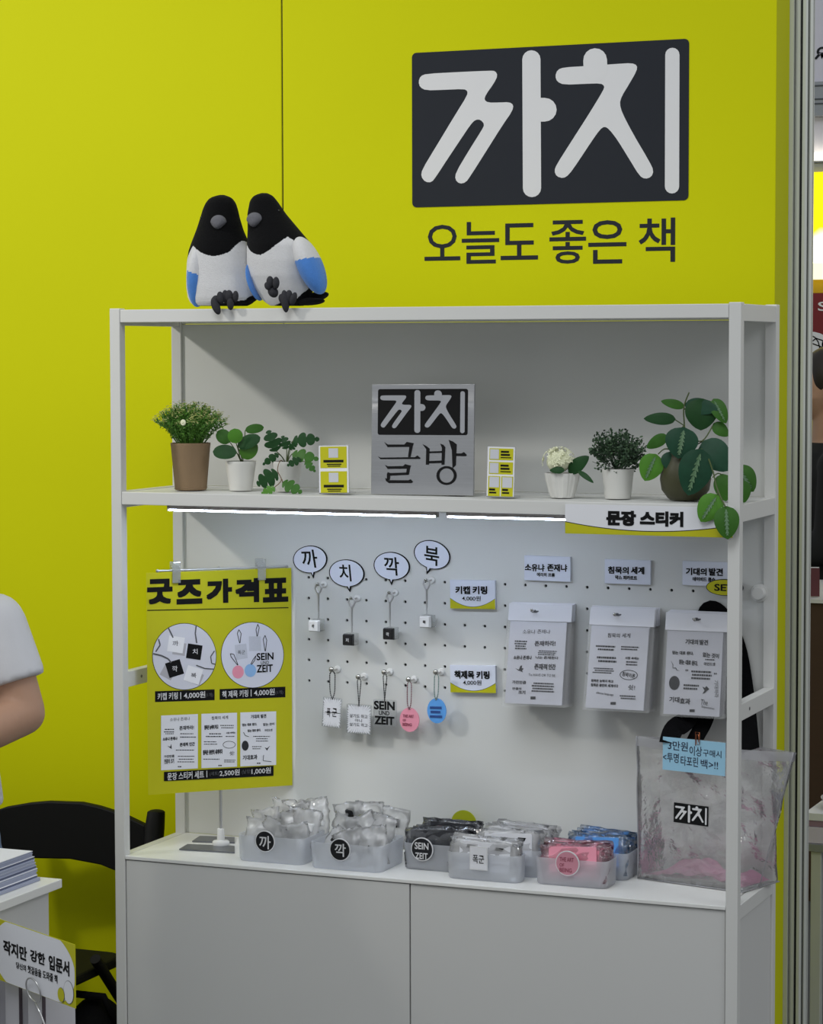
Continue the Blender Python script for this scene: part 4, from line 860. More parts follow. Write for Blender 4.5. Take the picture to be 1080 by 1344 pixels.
for b, tp, w_, Yb, Yt, m_, sh in (((160, 418), (246, 345), 66, 0.085, 0.08, LEAFD, 'oval'), ((205, 412), (272, 460), 26, 0.08, 0.07, LEAFD, 'oval'), ((142, 408), (74, 406), 34, 0.07, 0.062, LEAFD, 'oval')):
    leaf(t, cR, b, tp, w_, 3.484, Yb, Yt, m_, sh, 0.2, 0.15, 0.3)

# 5 boxwood ball
c, rt, rb, h = pot_at(cR, 386, 540, 313, 460, 401, 325, 446, 3.484, 0.105)
t = thing('potted_boxwood', 'white pot with a dense round ball of tiny dark green leaves', 'plant', c); pot(t, c, rt, rb, h, WPOT)
rnd = random.Random(8); cc = atY(*cR(384, 322), 0.105); g = G(); top = c+Vector((0, 0, h-0.008))
for i in range(210):
    d = Vector((rnd.gauss(0, 1), rnd.gauss(0, 1), rnd.gauss(0.35, 0.9))).normalized(); rr = rnd.uniform(0.75, 1.08); p1 = cc+Vector((d.x*0.049, d.y*0.045, d.z*0.040))*rr
    p1.z = max(p1.z, ZS+h-0.004); g.tube([top.lerp(p1, 0.45), p1], 0.0005, 4, cap=False)
    for j in range(9):
        q = top.lerp(p1, rnd.uniform(0.62, 1.02)); e = Vector((rnd.gauss(0, 1), rnd.gauss(0, 1), rnd.gauss(0.3, 1))).normalized(); f = e.orthogonal().normalized(); l_ = rnd.uniform(0.004, 0.0065); wv = l_*0.32
        g.add([q, q+e*l_*0.3+f*wv, q+e*l_*0.75+f*wv*0.9, q+e*l_, q+e*l_*0.75-f*wv*0.9, q+e*l_*0.3-f*wv], [(0, 1, 2, 3, 4, 5)], rnd.choice((0, 0, 1)))
g.build('leaf_ball', [M('boxwood_leaf', '2F4730', 0.5, var=0.3, scale=90), M('boxwood_leaf_pale', '4A6446', 0.5, var=0.2, scale=90)], t, kind='stuff')

# 6 big trailing plant in the olive pot
c, rt, rb, h = pot_at(cR, 695, 540, 578, 812, 330, 625, 772, 3.484, 0.105)
t = thing('potted_trailing_plant', 'dark olive round pot with large pointed leaves trailing past the right post', 'plant', c)
G().lathe(c, [(rb*0.95, 0.0008), (rb*1.1, 0.004), (rt*0.93, h*0.22), (rt, h*0.45), (rt*0.95, h*0.68), (rt*0.78, h*0.88), (rt*0.72, h*0.97), (rt*0.75, h), (rt*0.68, h), (rt*0.66, h-0.006)], 40).build('pot', OLIVE, t, smooth=True)
G().lathe((c.x, c.y, ZS+h-0.007), [(rt*0.68, 0), (0.001, 0.001)], 24, capb=False).build('soil', SOIL, t)
top = c+Vector((0, 0, h-0.006)); hub = atY(*cR(690, 205), 0.10)
LV = [((690, 118), (583, 90), 44, .10, .09, LEAFM, 0), ((650, 175), (504, 170), 58, .095, .08, LEAFD, 0), ((770, 80), (765, 224), 150, .095, .085, LEAFD, 0), ((692, 108), (842, 128), 78, .10, .088, LEAFT, 0), ((822, 82), (880, 190), 72, .10, .09, LEAFM, 1),
      ((822, 195), (892, 250), 62, .10, .10, LEAFM, 0), ((690, 212), (662, 352), 152, .07, .055, LEAFT, 1), ((612, 250), (516, 305), 58, .09, .08, LEAFM, 0), ((562, 335), (508, 456), 112, .075, .065, LEAFL, 1),
      ((770, 312), (706, 522), 158, .052, .038, LEAFT, 1), ((640, 320), (636, 415), 110, .08, .07, LEAFT, 0), ((775, 275), (892, 405), 140, .085, .075, LEAFT, 0), ((930, 390), (1005, 502), 108, .09, .08, LEAFM, 1), ((958, 455), (962, 556), 70, .08, .07, LEAFM, 0),
      ((862, 425), (880, 548), 92, .07, .06, LEAFM, 0), ((842, 520), (765, 642), 116, .0, -.016, LEAFL, 1), ((880, 572), (888, 722), 116, -.012, -.024, LEAFM, 1)]
for b, tp, w_, Yb, Yt, m_, rb_ in LV: leaf(t, cR, b, tp, w_, 3.484, Yb, Yt, m_, 'oval', 0.14, 0.10, 0.15, rib=bool(rb_))
S = lambda *P: stem(t, [atY(*cR(x, y), Y) for x, y, Y in P], 0.0013, STEMG)
stem(t, [top, hub, atY(*cR(688, 120), 0.10), atY(*cR(712, 52), 0.10)], 0.0014); stem(t, [top, atY(*cR(700, 260), 0.09), atY(*cR(770, 275), 0.085), atY(*cR(820, 205), 0.10)], 0.0013)
stem(t, [hub, atY(*cR(660, 185), 0.098), atY(*cR(640, 172), 0.095)], 0.0011); stem(t, [top, atY(*cR(610, 310), 0.085), atY(*cR(570, 335), 0.075)], 0.0012)
stem(t, [top, atY(*cR(780, 330), 0.07), atY(*cR(818, 405), 0.035), atY(*cR(836, 480), 0.005), atY(*cR(862, 545), -0.010), atY(*cR(880, 578), -0.012)], 0.0013)
stem(t, [atY(*cR(838, 490), 0.004), atY(*cR(842, 522), 0.0)], 0.001); stem(t, [top, atY(*cR(860, 300), 0.09), atY(*cR(930, 392), 0.09)], 0.0012); stem(t, [atY(*cR(820, 440), 0.02), atY(*cR(862, 428), 0.06)], 0.001); stem(t, [atY(*cR(930, 392), 0.09), atY(*cR(958, 457), 0.08)], 0.001)
stem(t, [hub, atY(*cR(640, 240), 0.09), atY(*cR(612, 250), 0.09)], 0.001); stem(t, [hub, atY(*cR(692, 212), 0.072)], 0.001); stem(t, [top, atY(*cR(770, 312), 0.054)], 0.001); stem(t, [top, atY(*cR(640, 322), 0.08)], 0.001); stem(t, [top, atY(*cR(776, 275), 0.085)], 0.001)
stem(t, [atY(*cR(690, 130), 0.10), atY(*cR(730, 95), 0.098), atY(*cR(770, 82), 0.096)], 0.001); stem(t, [atY(*cR(770, 200), 0.095), atY(*cR(822, 84), 0.10)], 0.001)

# ------------------------------------------------------------------ price poster on a rod stand
base = Vector((0.1467, 0.150, ZC)); PU = Vector((0.727, 0.687, 0)); PN = PU.cross(Vector((0, 0, 1)))
t = thing('poster_stand', 'slim metal poster stand with grey base plates and round white foot', 'stand', base)
ztop = atY(291, 746.5, base.y).z
PLATE = M('brushed_grey_plate', '7C7F86', 0.3, 0.8, var=0.06)
FZ = Frame((0, 0, ZC), (1, 0, 0), (0, 1, 0))
def onc(x, y, dz=0.0): p = atZ(x, y, ZC+dz); return (p.x, p.y)
for Q in ([(235, 1116), (246, 1109.5), (308, 1112), (308, 1120.5)], [(252, 1105.5), (262, 1098.8), (308, 1100.5), (308, 1107.5)]):
    G().prism(FZ, [onc(*q) for q in Q], 0.0005, 0.003).build('base_plate', PLATE, t, bevel=0.0006)
G().lathe(base+Vector((0, 0, 0.003)), [(0.0165, 0.0), (0.0165, 0.005), (0.0145, 0.0075), (0.0075, 0.009), (0.0066, 0.030), (0.006, 0.031)], 32, capt=True).build('foot', WHITE, t, smooth=True, sharp=40)
G().tube([base+Vector((0, 0, 0.03)), Vector((base.x, base.y, ztop))], 0.0029, 12).build('pole', CHROME, t, smooth=True, sharp=60)
ra = Frame(base, PU, (0, 0, 1)); ua, ub = ra.px(206, 747.5)[0], ra.px(375, 744.5)[0]
rod = [ra.p(ua, ztop-base.z, 0.004), ra.p(ub, ztop-base.z, 0.004)]
G().tube(rod, 0.0021, 10).build('cross_rod', CHROME, t, smooth=True, sharp=60)
for e in rod: G().ball(e, (0.0034,)*3, 14, 10).build('rod_end', CHROME, t, smooth=True)
G().ball((base.x, base.y, ztop), (0.0045, 0.0045, 0.0045), 14, 10).build('joint', CHROME, t, smooth=True)
CLIPM = FILM('clear_clip', (0.95, 0.97, 0.97), body=0.30, gloss=0.5, rough=0.05, bump=0.0)
F, W_, H_ = pframe((192, 752), (383, 745), (189.5, 1041.5), N=PN, P=ra.p(0, 0, 0.006))
F = Frame(F.O, PU, (0, 0, 1)); W_ = F.px(383, 890)[0]; H_ = -F.px(290, 1037)[1]
for x in (231, 343):
    cu = F.px(x, 745)[0]; zc = ztop-F.O.z
    k = thing('poster_clip', f"clear plastic clip holding the {'left' if x < 300 else 'right'} top edge of price poster", 'clip', F.p(cu, zc), 'clear clips on the poster rod')
    G().fbox(F, cu-0.008, cu+0.008, zc-0.024, zc+0.016, 0.0012, 0.004).build('front_jaw', CLIPM, k, bevel=0.001); G().fbox(F, cu-0.008, cu+0.008, zc-0.024, zc+0.016, -0.016, -0.013).build('back_jaw', CLIPM, k, bevel=0.001)
    G().tube([F.p(cu-0.008, zc+0.004, -0.006), F.p(cu+0.008, zc+0.004, -0.006)], 0.005, 12).build('hinge', CLIPM, k, smooth=True, sharp=60)
po = thing('price_poster', 'tall yellow goods price poster with two round pictures and three white panels', 'poster', F.p(W_/2, -H_))
sh = G().fbox(F, 0, W_, -H_, 0, -0.0008, 0).build('sheet', PYEL, po)
cp = lambda x, y: (170+x/3.952, 720+y/3.952)
def ppoly(g, P, n=0.0003): return g.flat(F, [F.px(*cp(*q)) for q in P], n)
def pcirc(g, x, y, r, n=0.0003, k=40, ry=None): return g.flat(F, [F.px(*cp(x+r*cos(2*pi*i/k), y+(ry or r)*sin(2*pi*i/k))) for i in range(k)], n)
g = G()
for ch_, x0, y0, x1, y1 in (('굿', 88, 155, 226, 290), ('즈', 240, 158, 380, 290), ('가', 395, 155, 535, 285), ('격', 545, 152, 675, 282), ('표', 688, 150, 826, 280)):
    wpx(g, F, ch_, *cp(x0+3, y0+2), *cp(x1-3, y1-2), 0.0004, bold=0.072)
ppoly(g, [(92, 318), (824, 304), (824, 309), (92, 323)]); g.build('title_lettering', INK, sh)
pcirc(G(), 284, 560, 167, 0.0003, 48, 174).build('picture_outline', INK, sh); pcirc(G(), 637, 552, 164, 0.0003, 48, 172).build('picture_outline', INK, sh)
pic1 = pcirc(G(), 284, 560, 164, 0.0005, 48, 171).build('round_picture', M('picture_lilac_white', 'D5D6E0', 0.5, var=0.05, scale=25), sh)
pic2 = pcirc(G(), 637, 552, 161, 0.0005, 48, 169).build('round_picture', M('picture_white', 'DADCE8', 0.5, var=0.01), sh)
def rsq(g, x, y, r, a, n): return ppoly(g, [(x+r*cos(a+pi/4+pi/2*i)*1.0, y+r*sin(a+pi/4+pi/2*i)) for i in range(4)], n)
for a, b_, c_, d_ in ((240, 497, 58, 0.15), (330, 655, 58, 0.3)): rsq(G(), a, b_, c_, d_, 0.0008).build('pictured_white_keycap', M('picture_cap_white', 'EEEEF2', 0.4), sh)
for a, b_, c_, d_ in ((335, 535, 54, 0.15), (233, 622, 56, -0.3)): rsq(G(), a, b_, c_, d_, 0.0009).build('pictured_black_keycap', INK, sh)
g = G(); rsq(g, 258, 520, 46, 0.15, 0.0006); rsq(g, 345, 672, 44, 0.4, 0.0006); rsq(g, 200, 640, 46, 0.5, 0.0006); g.build('pictured_shadow_print', M('picture_grey', 'B4B2B8', 0.5), sh)
def stroke(g, P, w_, n):
    for (xa, ya), (xb, yb) in zip(P, P[1:]):
        d = Vector((xb-xa, yb-ya)); d.normalize(); q = Vector((-d.y, d.x))*w_/2; ppoly(g, [(xa+q.x, ya+q.y), (xb+q.x, yb+q.y), (xb-q.x, yb-q.y), (xa-q.x, ya-q.y)], n)
g = G(); stroke(g, [(345, 400), (340, 440), (348, 490)], 7, 0.001); stroke(g, [(200, 410), (215, 440), (225, 462)], 7, 0.001); stroke(g, [(122, 545), (165, 555), (200, 572), (215, 592)], 8, 0.001); stroke(g, [(150, 470), (158, 500), (135, 535)], 7, 0.001); stroke(g, [(440, 530), (420, 560), (425, 595), (443, 600)], 6, 0.001); stroke(g, [(438, 625), (390, 622), (345, 605)], 6, 0.001)
for ch_, x0, y0, x1, y1 in (('까', 222, 478, 252, 505), ('북', 318, 645, 345, 670)): wpx(g, F, ch_, *cp(x0, y0), *cp(x1, y1), 0.0011, bold=0.01)
g.build('pictured_chain', GREYINK, sh, kind='stuff')
g = G()
for ch_, x0, y0, x1, y1 in (('치', 326, 520, 352, 548), ('깍', 220, 608, 248, 638)): wpx(g, F, ch_, *cp(x0, y0), *cp(x1, y1), 0.0012, bold=0.01)
g.build('pictured_letter', PWHITE, sh)
g = G(); ppoly(g, [(545, 500), (605, 492), (612, 568), (552, 578)], 0.0008); ppoly(g, [(618, 455), (680, 455), (682, 530), (620, 532)], 0.0008); g.build('pictured_clear_tag', M('picture_tag', 'C6C9D4', 0.5, var=0.08, scale=300), sh)
g = G(); pcirc(g, 562, 640, 30, 0.0009, 24, 34); g.build('pictured_pink_disc', PINK, sh); g = G(); pcirc(g, 626, 632, 30, 0.0009, 24, 34); g.build('pictured_blue_disc', M('picture_blue', '8FB9E6', 0.5), sh)
g = G(); wpx(g, F, 'SEIN', *cp(658, 540), *cp(746, 578), 0.001, bold=0.03); wpx(g, F, 'UND', *cp(680, 583), *cp(722, 600), 0.001, bold=0.01); wpx(g, F, 'ZEIT', *cp(658, 602), *cp(742, 641), 0.001, bold=0.03)
for P in ([(570, 490), (558, 440), (566, 420), (578, 440), (572, 490)], [(660, 455), (655, 420), (664, 392), (672, 410), (662, 455)], [(702, 532), (692, 470), (702, 450), (711, 475), (704, 532)], [(560, 605), (525, 560), (522, 545), (540, 548), (562, 604)], [(628, 600), (640, 575), (655, 555), (648, 580), (632, 602)]): stroke(g, P, 3.5, 0.001)
wpx(g, F, '폭군', *cp(560, 528), *cp(598, 548), 0.001)
g.build('pictured_lettering', INK, sh, kind='stuff')
for P, nn in (([(132, 740), (441, 730), (441, 786), (132, 796)], 0.0003), ([(467, 729), (808, 716), (808, 771), (467, 784)], 0.0003), ([(178, 1158), (746, 1126), (746, 1178), (178, 1206)], 0.0009)): ppoly(G(), P, nn).build('black_label', INK, sh)
for P in ([(163, 866), (354, 858), (354, 1140), (163, 1150)], [(372, 857), (557, 851), (557, 1131), (372, 1139)], [(574, 850), (760, 844), (760, 1122), (574, 1130)]): ppoly(G(), P, 0.0006).build('white_panel', PAPER, sh)
for parts in (((('키캡 키링', 145, 747, 250, 784, 0.02), ('|', 263, 745, 267, 781, 0), ('4,000원', 281, 742, 392, 778, 0.015)), 0.0006), ((('책 제목 키링', 480, 735, 615, 772, 0.02), ('|', 628, 731, 632, 767, 0), ('4,000원', 645, 728, 752, 764, 0.015)), 0.0006),
    ((('문장 스티커 세트', 196, 1157, 385, 1196, 0.02), ('|', 398, 1152, 402, 1186, 0), ('2,500원', 466, 1146, 570, 1180, 0.015), ('1,000원', 632, 1136, 732, 1170, 0.015)), 0.0012)):
    g = G()
    for tx, x0, y0, x1, y1, bo in parts[0]: wpx(g, F, tx, *cp(x0, y0), *cp(x1, y1), parts[1], bold=bo)
    g.build('label_lettering', PWHITE, sh, kind='stuff')
for tx, x0, y0, x1, y1, nn in (('(1개)', 394, 748, 432, 772, 0.0006), ('(1개)', 756, 735, 796, 758, 0.0006), ('(세트)', 415, 1156, 463, 1180, 0.0012), ('(낱장)', 582, 1145, 630, 1170, 0.0012)): wpx(G(), F, tx, *cp(x0, y0), *cp(x1, y1), nn).build('small_lettering', GREYINK, sh)
g = G(); rn = random.Random(2)
for x0, y0, x1, y1 in ((182, 935, 230, 940), (178, 948, 232, 953), (185, 958, 228, 962), (262, 958, 330, 962), (262, 975, 345, 980), (240, 1043, 335, 1047), (250, 1075, 335, 1079), (255, 1090, 330, 1094), (248, 1104, 335, 1108), (250, 1128, 268, 1134),
    (470, 915, 540, 919), (475, 927, 538, 931), (412, 958, 475, 963), (395, 972, 480, 977), (498, 972, 545, 976), (385, 1000, 450, 1004), (385, 1012, 455, 1016), (382, 1090, 465, 1094), (490, 1095, 548, 1099), (490, 1104, 545, 1108), (460, 1122, 478, 1128),
    (640, 972, 728, 976), (655, 984, 715, 988), (655, 996, 718, 1000), (635, 1025, 685, 1029), (637, 1036, 680, 1040), (660, 1110, 678, 1116)):
    x = x0
    while x < x1: w_ = rn.uniform(4, 12); ppoly(g, [(x, y0), (min(x1, x+w_), y0), (min(x1, x+w_), y1), (x, y1)], 0.0009); x += w_+2
for tx, x0, y0, x1, y1, bo in (('소유냐 존재냐', 210, 875, 312, 893, 0), ('존재하라!', 258, 918, 333, 940, 0.03), ('소유냐 존재냐', 172, 977, 247, 995, 0.045), ('존재적 인간', 260, 1005, 338, 1025, 0.045), ('가진만큼', 178, 1070, 232, 1084, 0.03), ('만큼의 크기', 180, 1090, 230, 1115, 0.03),
    ('침묵의 세계', 425, 868, 510, 886, 0.01), ('침묵은 능력이 하고', 387, 914, 460, 938, 0.045), ('사랑 속에는', 500, 950, 548, 960, 0.03), ('침묵은 충만의 세계이다', 380, 1042, 482, 1068, 0.045), ('쉿!', 518, 1050, 542, 1072, 0.01),
    ('기대의 발견', 628, 860, 708, 880, 0.035), ('믿는 대로 된다.', 584, 905, 660, 920, 0.045), ('없는 것이', 692, 903, 750, 918, 0.03), ('마인드셋', 700, 935, 740, 948, 0.02), ('믿는 대로 된다.', 612, 936, 680, 950, 0.045), ('기대효과', 586, 1070, 662, 1095, 0.035)):
    wpx(g, F, tx, *cp(x0, y0), *cp(x1, y1), 0.0009, bold=bo)
pcirc(g, 599, 1022, 18, 0.0009, 20, 26); ppoly(g, [(195, 1022), (210, 1028), (216, 1012), (218, 1040)], 0.0009); ppoly(g, [(700, 1030), (712, 1036), (728, 1022), (712, 1048)], 0.0009); stroke(g, [(590, 952), (600, 970), (618, 975)], 3, 0.0009); stroke(g, [(695, 1070), (692, 1100), (735, 1105)], 3, 0.0009)
k = 26; stroke(g, [(516+32*cos(2*pi*i/k), 1017+18*sin(2*pi*i/k)) for i in range(k+1)], 2.5, 0.0009)
g.build('panel_print', M('sticker_ink', '2A2B30', 0.5), sh)

# ------------------------------------------------------------------ frosted plastic tubs with packed goods
TUB = FILM('frosted_tub_plastic', (0.97, 0.98, 1.0), body=0.36, gloss=0.10, rough=0.35, bump=0.1, bscale=30)
BAGF = FILM('clear_bag_film', (1, 1, 1), body=0.34, gloss=0.20, rough=0.10, bump=0.8, bscale=70)
SMOKE = FILM('smoky_bag_film', (0.42, 0.43, 0.46), body=0.45, gloss=0.22, rough=0.12, bump=0.8, bscale=70)
PINKF = FILM('pinkish_bag_film', (0.97, 0.78, 0.84), body=0.22, gloss=0.25, rough=0.10, bump=0.8, bscale=70)
BLUEF = FILM('bluish_bag_film', (0.72, 0.84, 0.97), body=0.22, gloss=0.26, rough=0.10, bump=0.8, bscale=70)
BADGEK = M('black_badge', '16161C', 0.35)
def tub(label, x0, x1, y0, d, h=0.049, r=0.016):
    t = thing('plastic_tub', label, 'tub', ((x0+x1)/2, y0+d/2, ZC), 'frosted tubs on the worktop')
    n = 6; th = 0.0014; g = G(); rings = []
    def ring(ins, z, tp): return [Vector((u, v, z)) for u, v in rrect(x0+ins+tp, y0+ins+tp, x1-ins-tp, y0+d-ins-tp, max(0.002, r-ins), n)]
    zz = [(0, 0.0006, 0.003), (0, 0.004, 0.0015), (0, h, 0.0), (th, h, 0.0), (th, 0.005, 0.0015), (th*2, 0.0022, 0.003)]
    vs = []; m_ = None
    for ins, z, tp in zz: q = ring(ins, ZC+z, tp); m_ = len(q); vs += q
    fs = [(i*m_+k, i*m_+(k+1) % m_, (i+1)*m_+(k+1) % m_, (i+1)*m_+k) for i in range(len(zz)-1) for k in range(m_)]+[tuple(range(m_-1, -1, -1)), tuple((len(zz)-1)*m_+k for k in range(m_))]
    g.add(vs, fs).build('tub', TUB, t, smooth=True, sharp=45); return t
def crumple(g, c, U, V, N, w_, h_, seed, amp=0.006, thick=0.006, nu=9, nv=11):
    for sg in (1, -1):
        vs = []
        for b in range(nv+1):
            for a in range(nu+1):
                x = 2*a/nu-1; y = 2*b/nv-1; e = (1-x*x)*(1-y*y)
                q = Vector((x*2.6+seed*7.3, y*2.6, seed*1.9)); off = mnoise.noise(q)*amp*1.6+mnoise.noise(q*2.7)*amp*0.7
                vs.append(c+U*(w_/2*x*(1+0.10*mnoise.noise(Vector((y*3, seed, 1)))))+V*(h_/2*y*(1+0.08*mnoise.noise(Vector((x*3, seed, 5)))))+N*(off+sg*thick*e))
        fs = []
        for b in range(nv):
            for a in range(nu):
                k = b*(nu+1)+a; f = (k, k+1, k+nu+2, k+nu+1); fs.append(f if sg > 0 else f[::-1])
        g.add(vs, fs)
    return g
def badge(t, cx, cy, y, r, texts, mat=BADGEK, ink=PWHITE, rimm=None, sq=False):
    Fb = Frame((0, y, 0)); u, v = Fb.px(cx, cy); m_ = mpp(Fb.p(u, v)); R_ = r*m_/0.96
    shp = (lambda f: rrect(u-R_*f*0.8, v-R_*f, u+R_*f*0.8, v+R_*f, 0.001)) if sq else (lambda f: circle(u, v, R_*f, R_*f, 36))
    b = G().prism(Fb, shp(1.0), 0.0, 0.0022).build('badge', rimm or PWHITE, t, bevel=0.0004)
    G().flat(Fb, shp(0.92), 0.0025).build('badge_face', mat, b)
    g = G()
    for tx, x0, y0, x1, y1, bo in texts: wpx(g, Fb, tx, x0, y0, x1, y1, 0.0029, bold=bo)
    g.build('badge_lettering', ink, b)
def keycap_bags(x0, x1, y0, d, seed, words, grp, n=9):
    rnd = random.Random(seed)
    where = ['front left', 'front middle', 'front right', 'middle left', 'centre', 'middle right', 'back left', 'back middle', 'back right']
    for i in range(n):
        cx_ = x0+(x1-x0)*(0.22+0.28*(i % 3))+rnd.uniform(-.006, .006); cy_ = y0+d*(0.20+0.28*(i//3)); cz = ZC+0.036+0.013*(i//3)+rnd.uniform(-0.004, 0.007)
        a = rnd.uniform(-0.5, 0.5); tl = rnd.uniform(-0.35, 0.35); U = Vector((cos(a), 0.25*sin(a*3), sin(a))).normalized(); V = Vector((-sin(a), tl, cos(a))); V = (V-U*V.dot(U)).normalized(); N = U.cross(V)
        t = thing('keycap_bag', f'crumpled clear bag with a keycap, {where[i]} of {words}', 'bag', (cx_, cy_, cz-0.03), grp)
        crumple(G(), Vector((cx_, cy_, cz)), U, V, N, 0.058, 0.074, seed+i*1.37, 0.008, 0.008).build('film', BAGF, t, smooth=True)
        q = Vector((cx_, cy_, cz))-V*rnd.uniform(-0.018, 0.016)+U*rnd.uniform(-.012, .012); hh = 0.0085; R3 = Matrix((U, -N, V)).transposed()
        g = G(); g.add([q+R3 @ Vector((sx*hh*k_, yy, sz*hh*k_)) for yy, k_ in ((-0.008, 0.82), (0.003, 1)) for sz in (-1, 1) for sx in (-1, 1)], [(0, 1, 3, 2), (4, 6, 7, 5), (0, 4, 5, 1), (2, 3, 7, 6), (0, 2, 6, 4), (1, 5, 7, 3)]); dk = (i+seed) % 2
        g.build('keycap', CAPK if (seed > 20 and i % 3 != 1) or (i in (4, 7)) else CAPW, t, bevel=0.0012)
def packets(x0, x1, y0, d, n, film, insert, words, grp, wf=0.92, up=0.026, cols=1, disc=False, seed=1, marks=False):
    rnd = random.Random(seed); k = 0; w_ = (x1-x0)*wf/cols
    order = ['front', 'second', 'third', 'fourth', 'fifth', 'sixth', 'seventh', 'eighth', 'ninth', 'tenth', 'eleventh', 'twelfth']
    for c_ in range(cols):
        for i in range(n):
            y = y0+0.010+(d-0.022)*i/(n-1); cx_ = x0+(x1-x0)*((c_+0.5)/cols)+rnd.uniform(-.003, .003); h_ = 0.058+up*0.5+rnd.uniform(-.004, .006); a = rnd.uniform(-0.08, 0.08)
            U = Vector((cos(a), rnd.uniform(-.1, .1), sin(a))).normalized(); V = Vector((-sin(a), rnd.uniform(0.0, 0.22), 1)); V = (V-U*V.dot(U)).normalized(); N = U.cross(V); c = Vector((cx_, y, ZC+0.005+h_/2))
            side = '' if cols == 1 else ('left row, ' if c_ == 0 else 'right row, ')
            t = thing('goods_packet', f'{words}, {side}{order[i]} from the front', 'packet', (cx_, y, ZC+0.004), grp)
            crumple(G(), c, U, V, N, w_, h_, seed*3.1+i*0.83+c_*11, 0.0035, 0.0022).build('film', film, t, smooth=True)
            if disc: G().prism(Frame(c+V*0.006, U, V), circle(0, 0, min(w_*0.32, 0.026), 0.026, 24), -0.001, 0.001).build('acrylic_piece', insert, t)
            else:
                o = G().prism(Frame(c+V*0.002, U, V), rrect(-w_*0.36, -h_*0.36, w_*0.36, h_*0.40, 0.002), -0.001, 0.001).build('acrylic_piece', insert, t)
                if marks:
                    g = G(); Fm = Frame(c+V*0.002, U, V)
                    for sgn in (-1, 1): g.flat(Fm, [(sgn*w_*0.2-0.008, h_*0.22), (sgn*w_*0.2+0.006, h_*0.22), (sgn*w_*0.2+0.009, h_*0.30), (sgn*w_*0.2-0.006, h_*0.31)], 0.0014)
                    g.build('printed_mark', INK, o)
TB = [('frosted tub of bagged keycaps with black one-letter badge, leftmost', 0.235, 0.372, 0.036, 0.110), ('frosted tub of bagged keycaps with black badge, second from left', 0.388, 0.532, 0.026, 0.120),
      ('frosted tub of dark packets with black SEIN UND ZEIT badge', 0.549, 0.672, 0.082, 0.135), ('frosted tub of white packets with square sunburst tag, at the front', 0.653, 0.795, 0.0345, 0.0445),
      ('frosted tub of white packets behind the sunburst tub', 0.684, 0.815, 0.094, 0.120), ('frosted tub of pink packets with round pink badge, at the front', 0.8165, 0.953, 0.048, 0.068), ('frosted tub of blue packets behind the pink tub', 0.838, 0.965, 0.128, 0.105)]
tubs = [tub(*b) for b in TB]
badge(tubs[0], 348.3, 1104, TB[0][3]-0.0025, 13.6, [('까', 341, 1096.5, 356, 1114, 0.012)]); badge(tubs[1], 446.7, 1115, TB[1][3]-0.0025, 14.3, [('깍', 440, 1107, 454.5, 1124, 0.012)])
badge(tubs[2], 554.4, 1114.5, TB[2][3]-0.0025, 15.0, [('SEIN', 545, 1105.5, 563, 1114.5, 0.02), ('ZEIT', 545.5, 1119, 562, 1127, 0.02)])
badge(tubs[3], 628.5, 1126.5, TB[3][3]-0.0025, 15.0, [('폭군', 621, 1122, 636, 1133, 0.01)], RAYW, INK, None, True)
badge(tubs[5], 745.0, 1133, TB[5][3]-0.0025, 16.0, [('THE ART', 735, 1125, 753.5, 1130.5, 0.01), ('OF', 735, 1132.5, 741, 1137, 0.01), ('BEING', 735, 1139, 751, 1144.5, 0.01)], M('pink_badge', 'C98A9A', 0.3), PINKT)
keycap_bags(0.239, 0.368, 0.040, 0.150, 3, 'the leftmost tub', 'bags in the leftmost tub'); keycap_bags(0.392, 0.528, 0.030, 0.165, 22, 'the second tub', 'bags in the second tub')
DARKA = M('charcoal_acrylic', '2A2B30', 0.3)
packets(0.552, 0.669, 0.086, 0.127, 10, SMOKE, DARKA, 'smoky packet of dark letters', 'dark packets', 0.98, 0.024, 1, False, 5)
packets(0.656, 0.792, 0.0375, 0.038, 5, BAGF, RAYW, 'clear packet of white sunburst tags at the front', 'white packets in the front tub', 0.96, 0.020, 1, False, 9, True)
packets(0.687, 0.812, 0.097, 0.114, 9, BAGF, RAYW, 'clear packet of white tags in the rear tub', 'white packets in the rear tub', 0.98, 0.030, 1, False, 14, True)
packets(0.820, 0.950, 0.051, 0.062, 7, PINKF, PINK, 'glossy packet of pink discs', 'pink packets', 0.96, 0.014, 1, False, 17)
packets(0.841, 0.962, 0.131, 0.099, 8, BLUEF, BLUEA, 'glossy packet of blue discs', 'blue packets', 0.96, 0.020, 1, False, 23)
# yellow round card behind the tubs
Fy = Frame((0, PEGY-0.016, 0)); u, v = Fy.px(608.5, 1080); R_ = 17.5*mpp(Fy.p(u, v))
t = thing('round_card', 'yellow green round card standing behind the tubs', 'card', Fy.p(u, ZC)); G().prism(Fy, circle(u, v, R_, R_*0.95, 36), -0.002, 0).build('disc', M('lime_print', 'A9B01A', 0.5), t); G().fbox(Fy, u-0.004, u+0.012, ZC+0.0005, v, -0.004, -0.0022).build('support_strip', M('lime_print', 'A9B01A', 0.5), t)

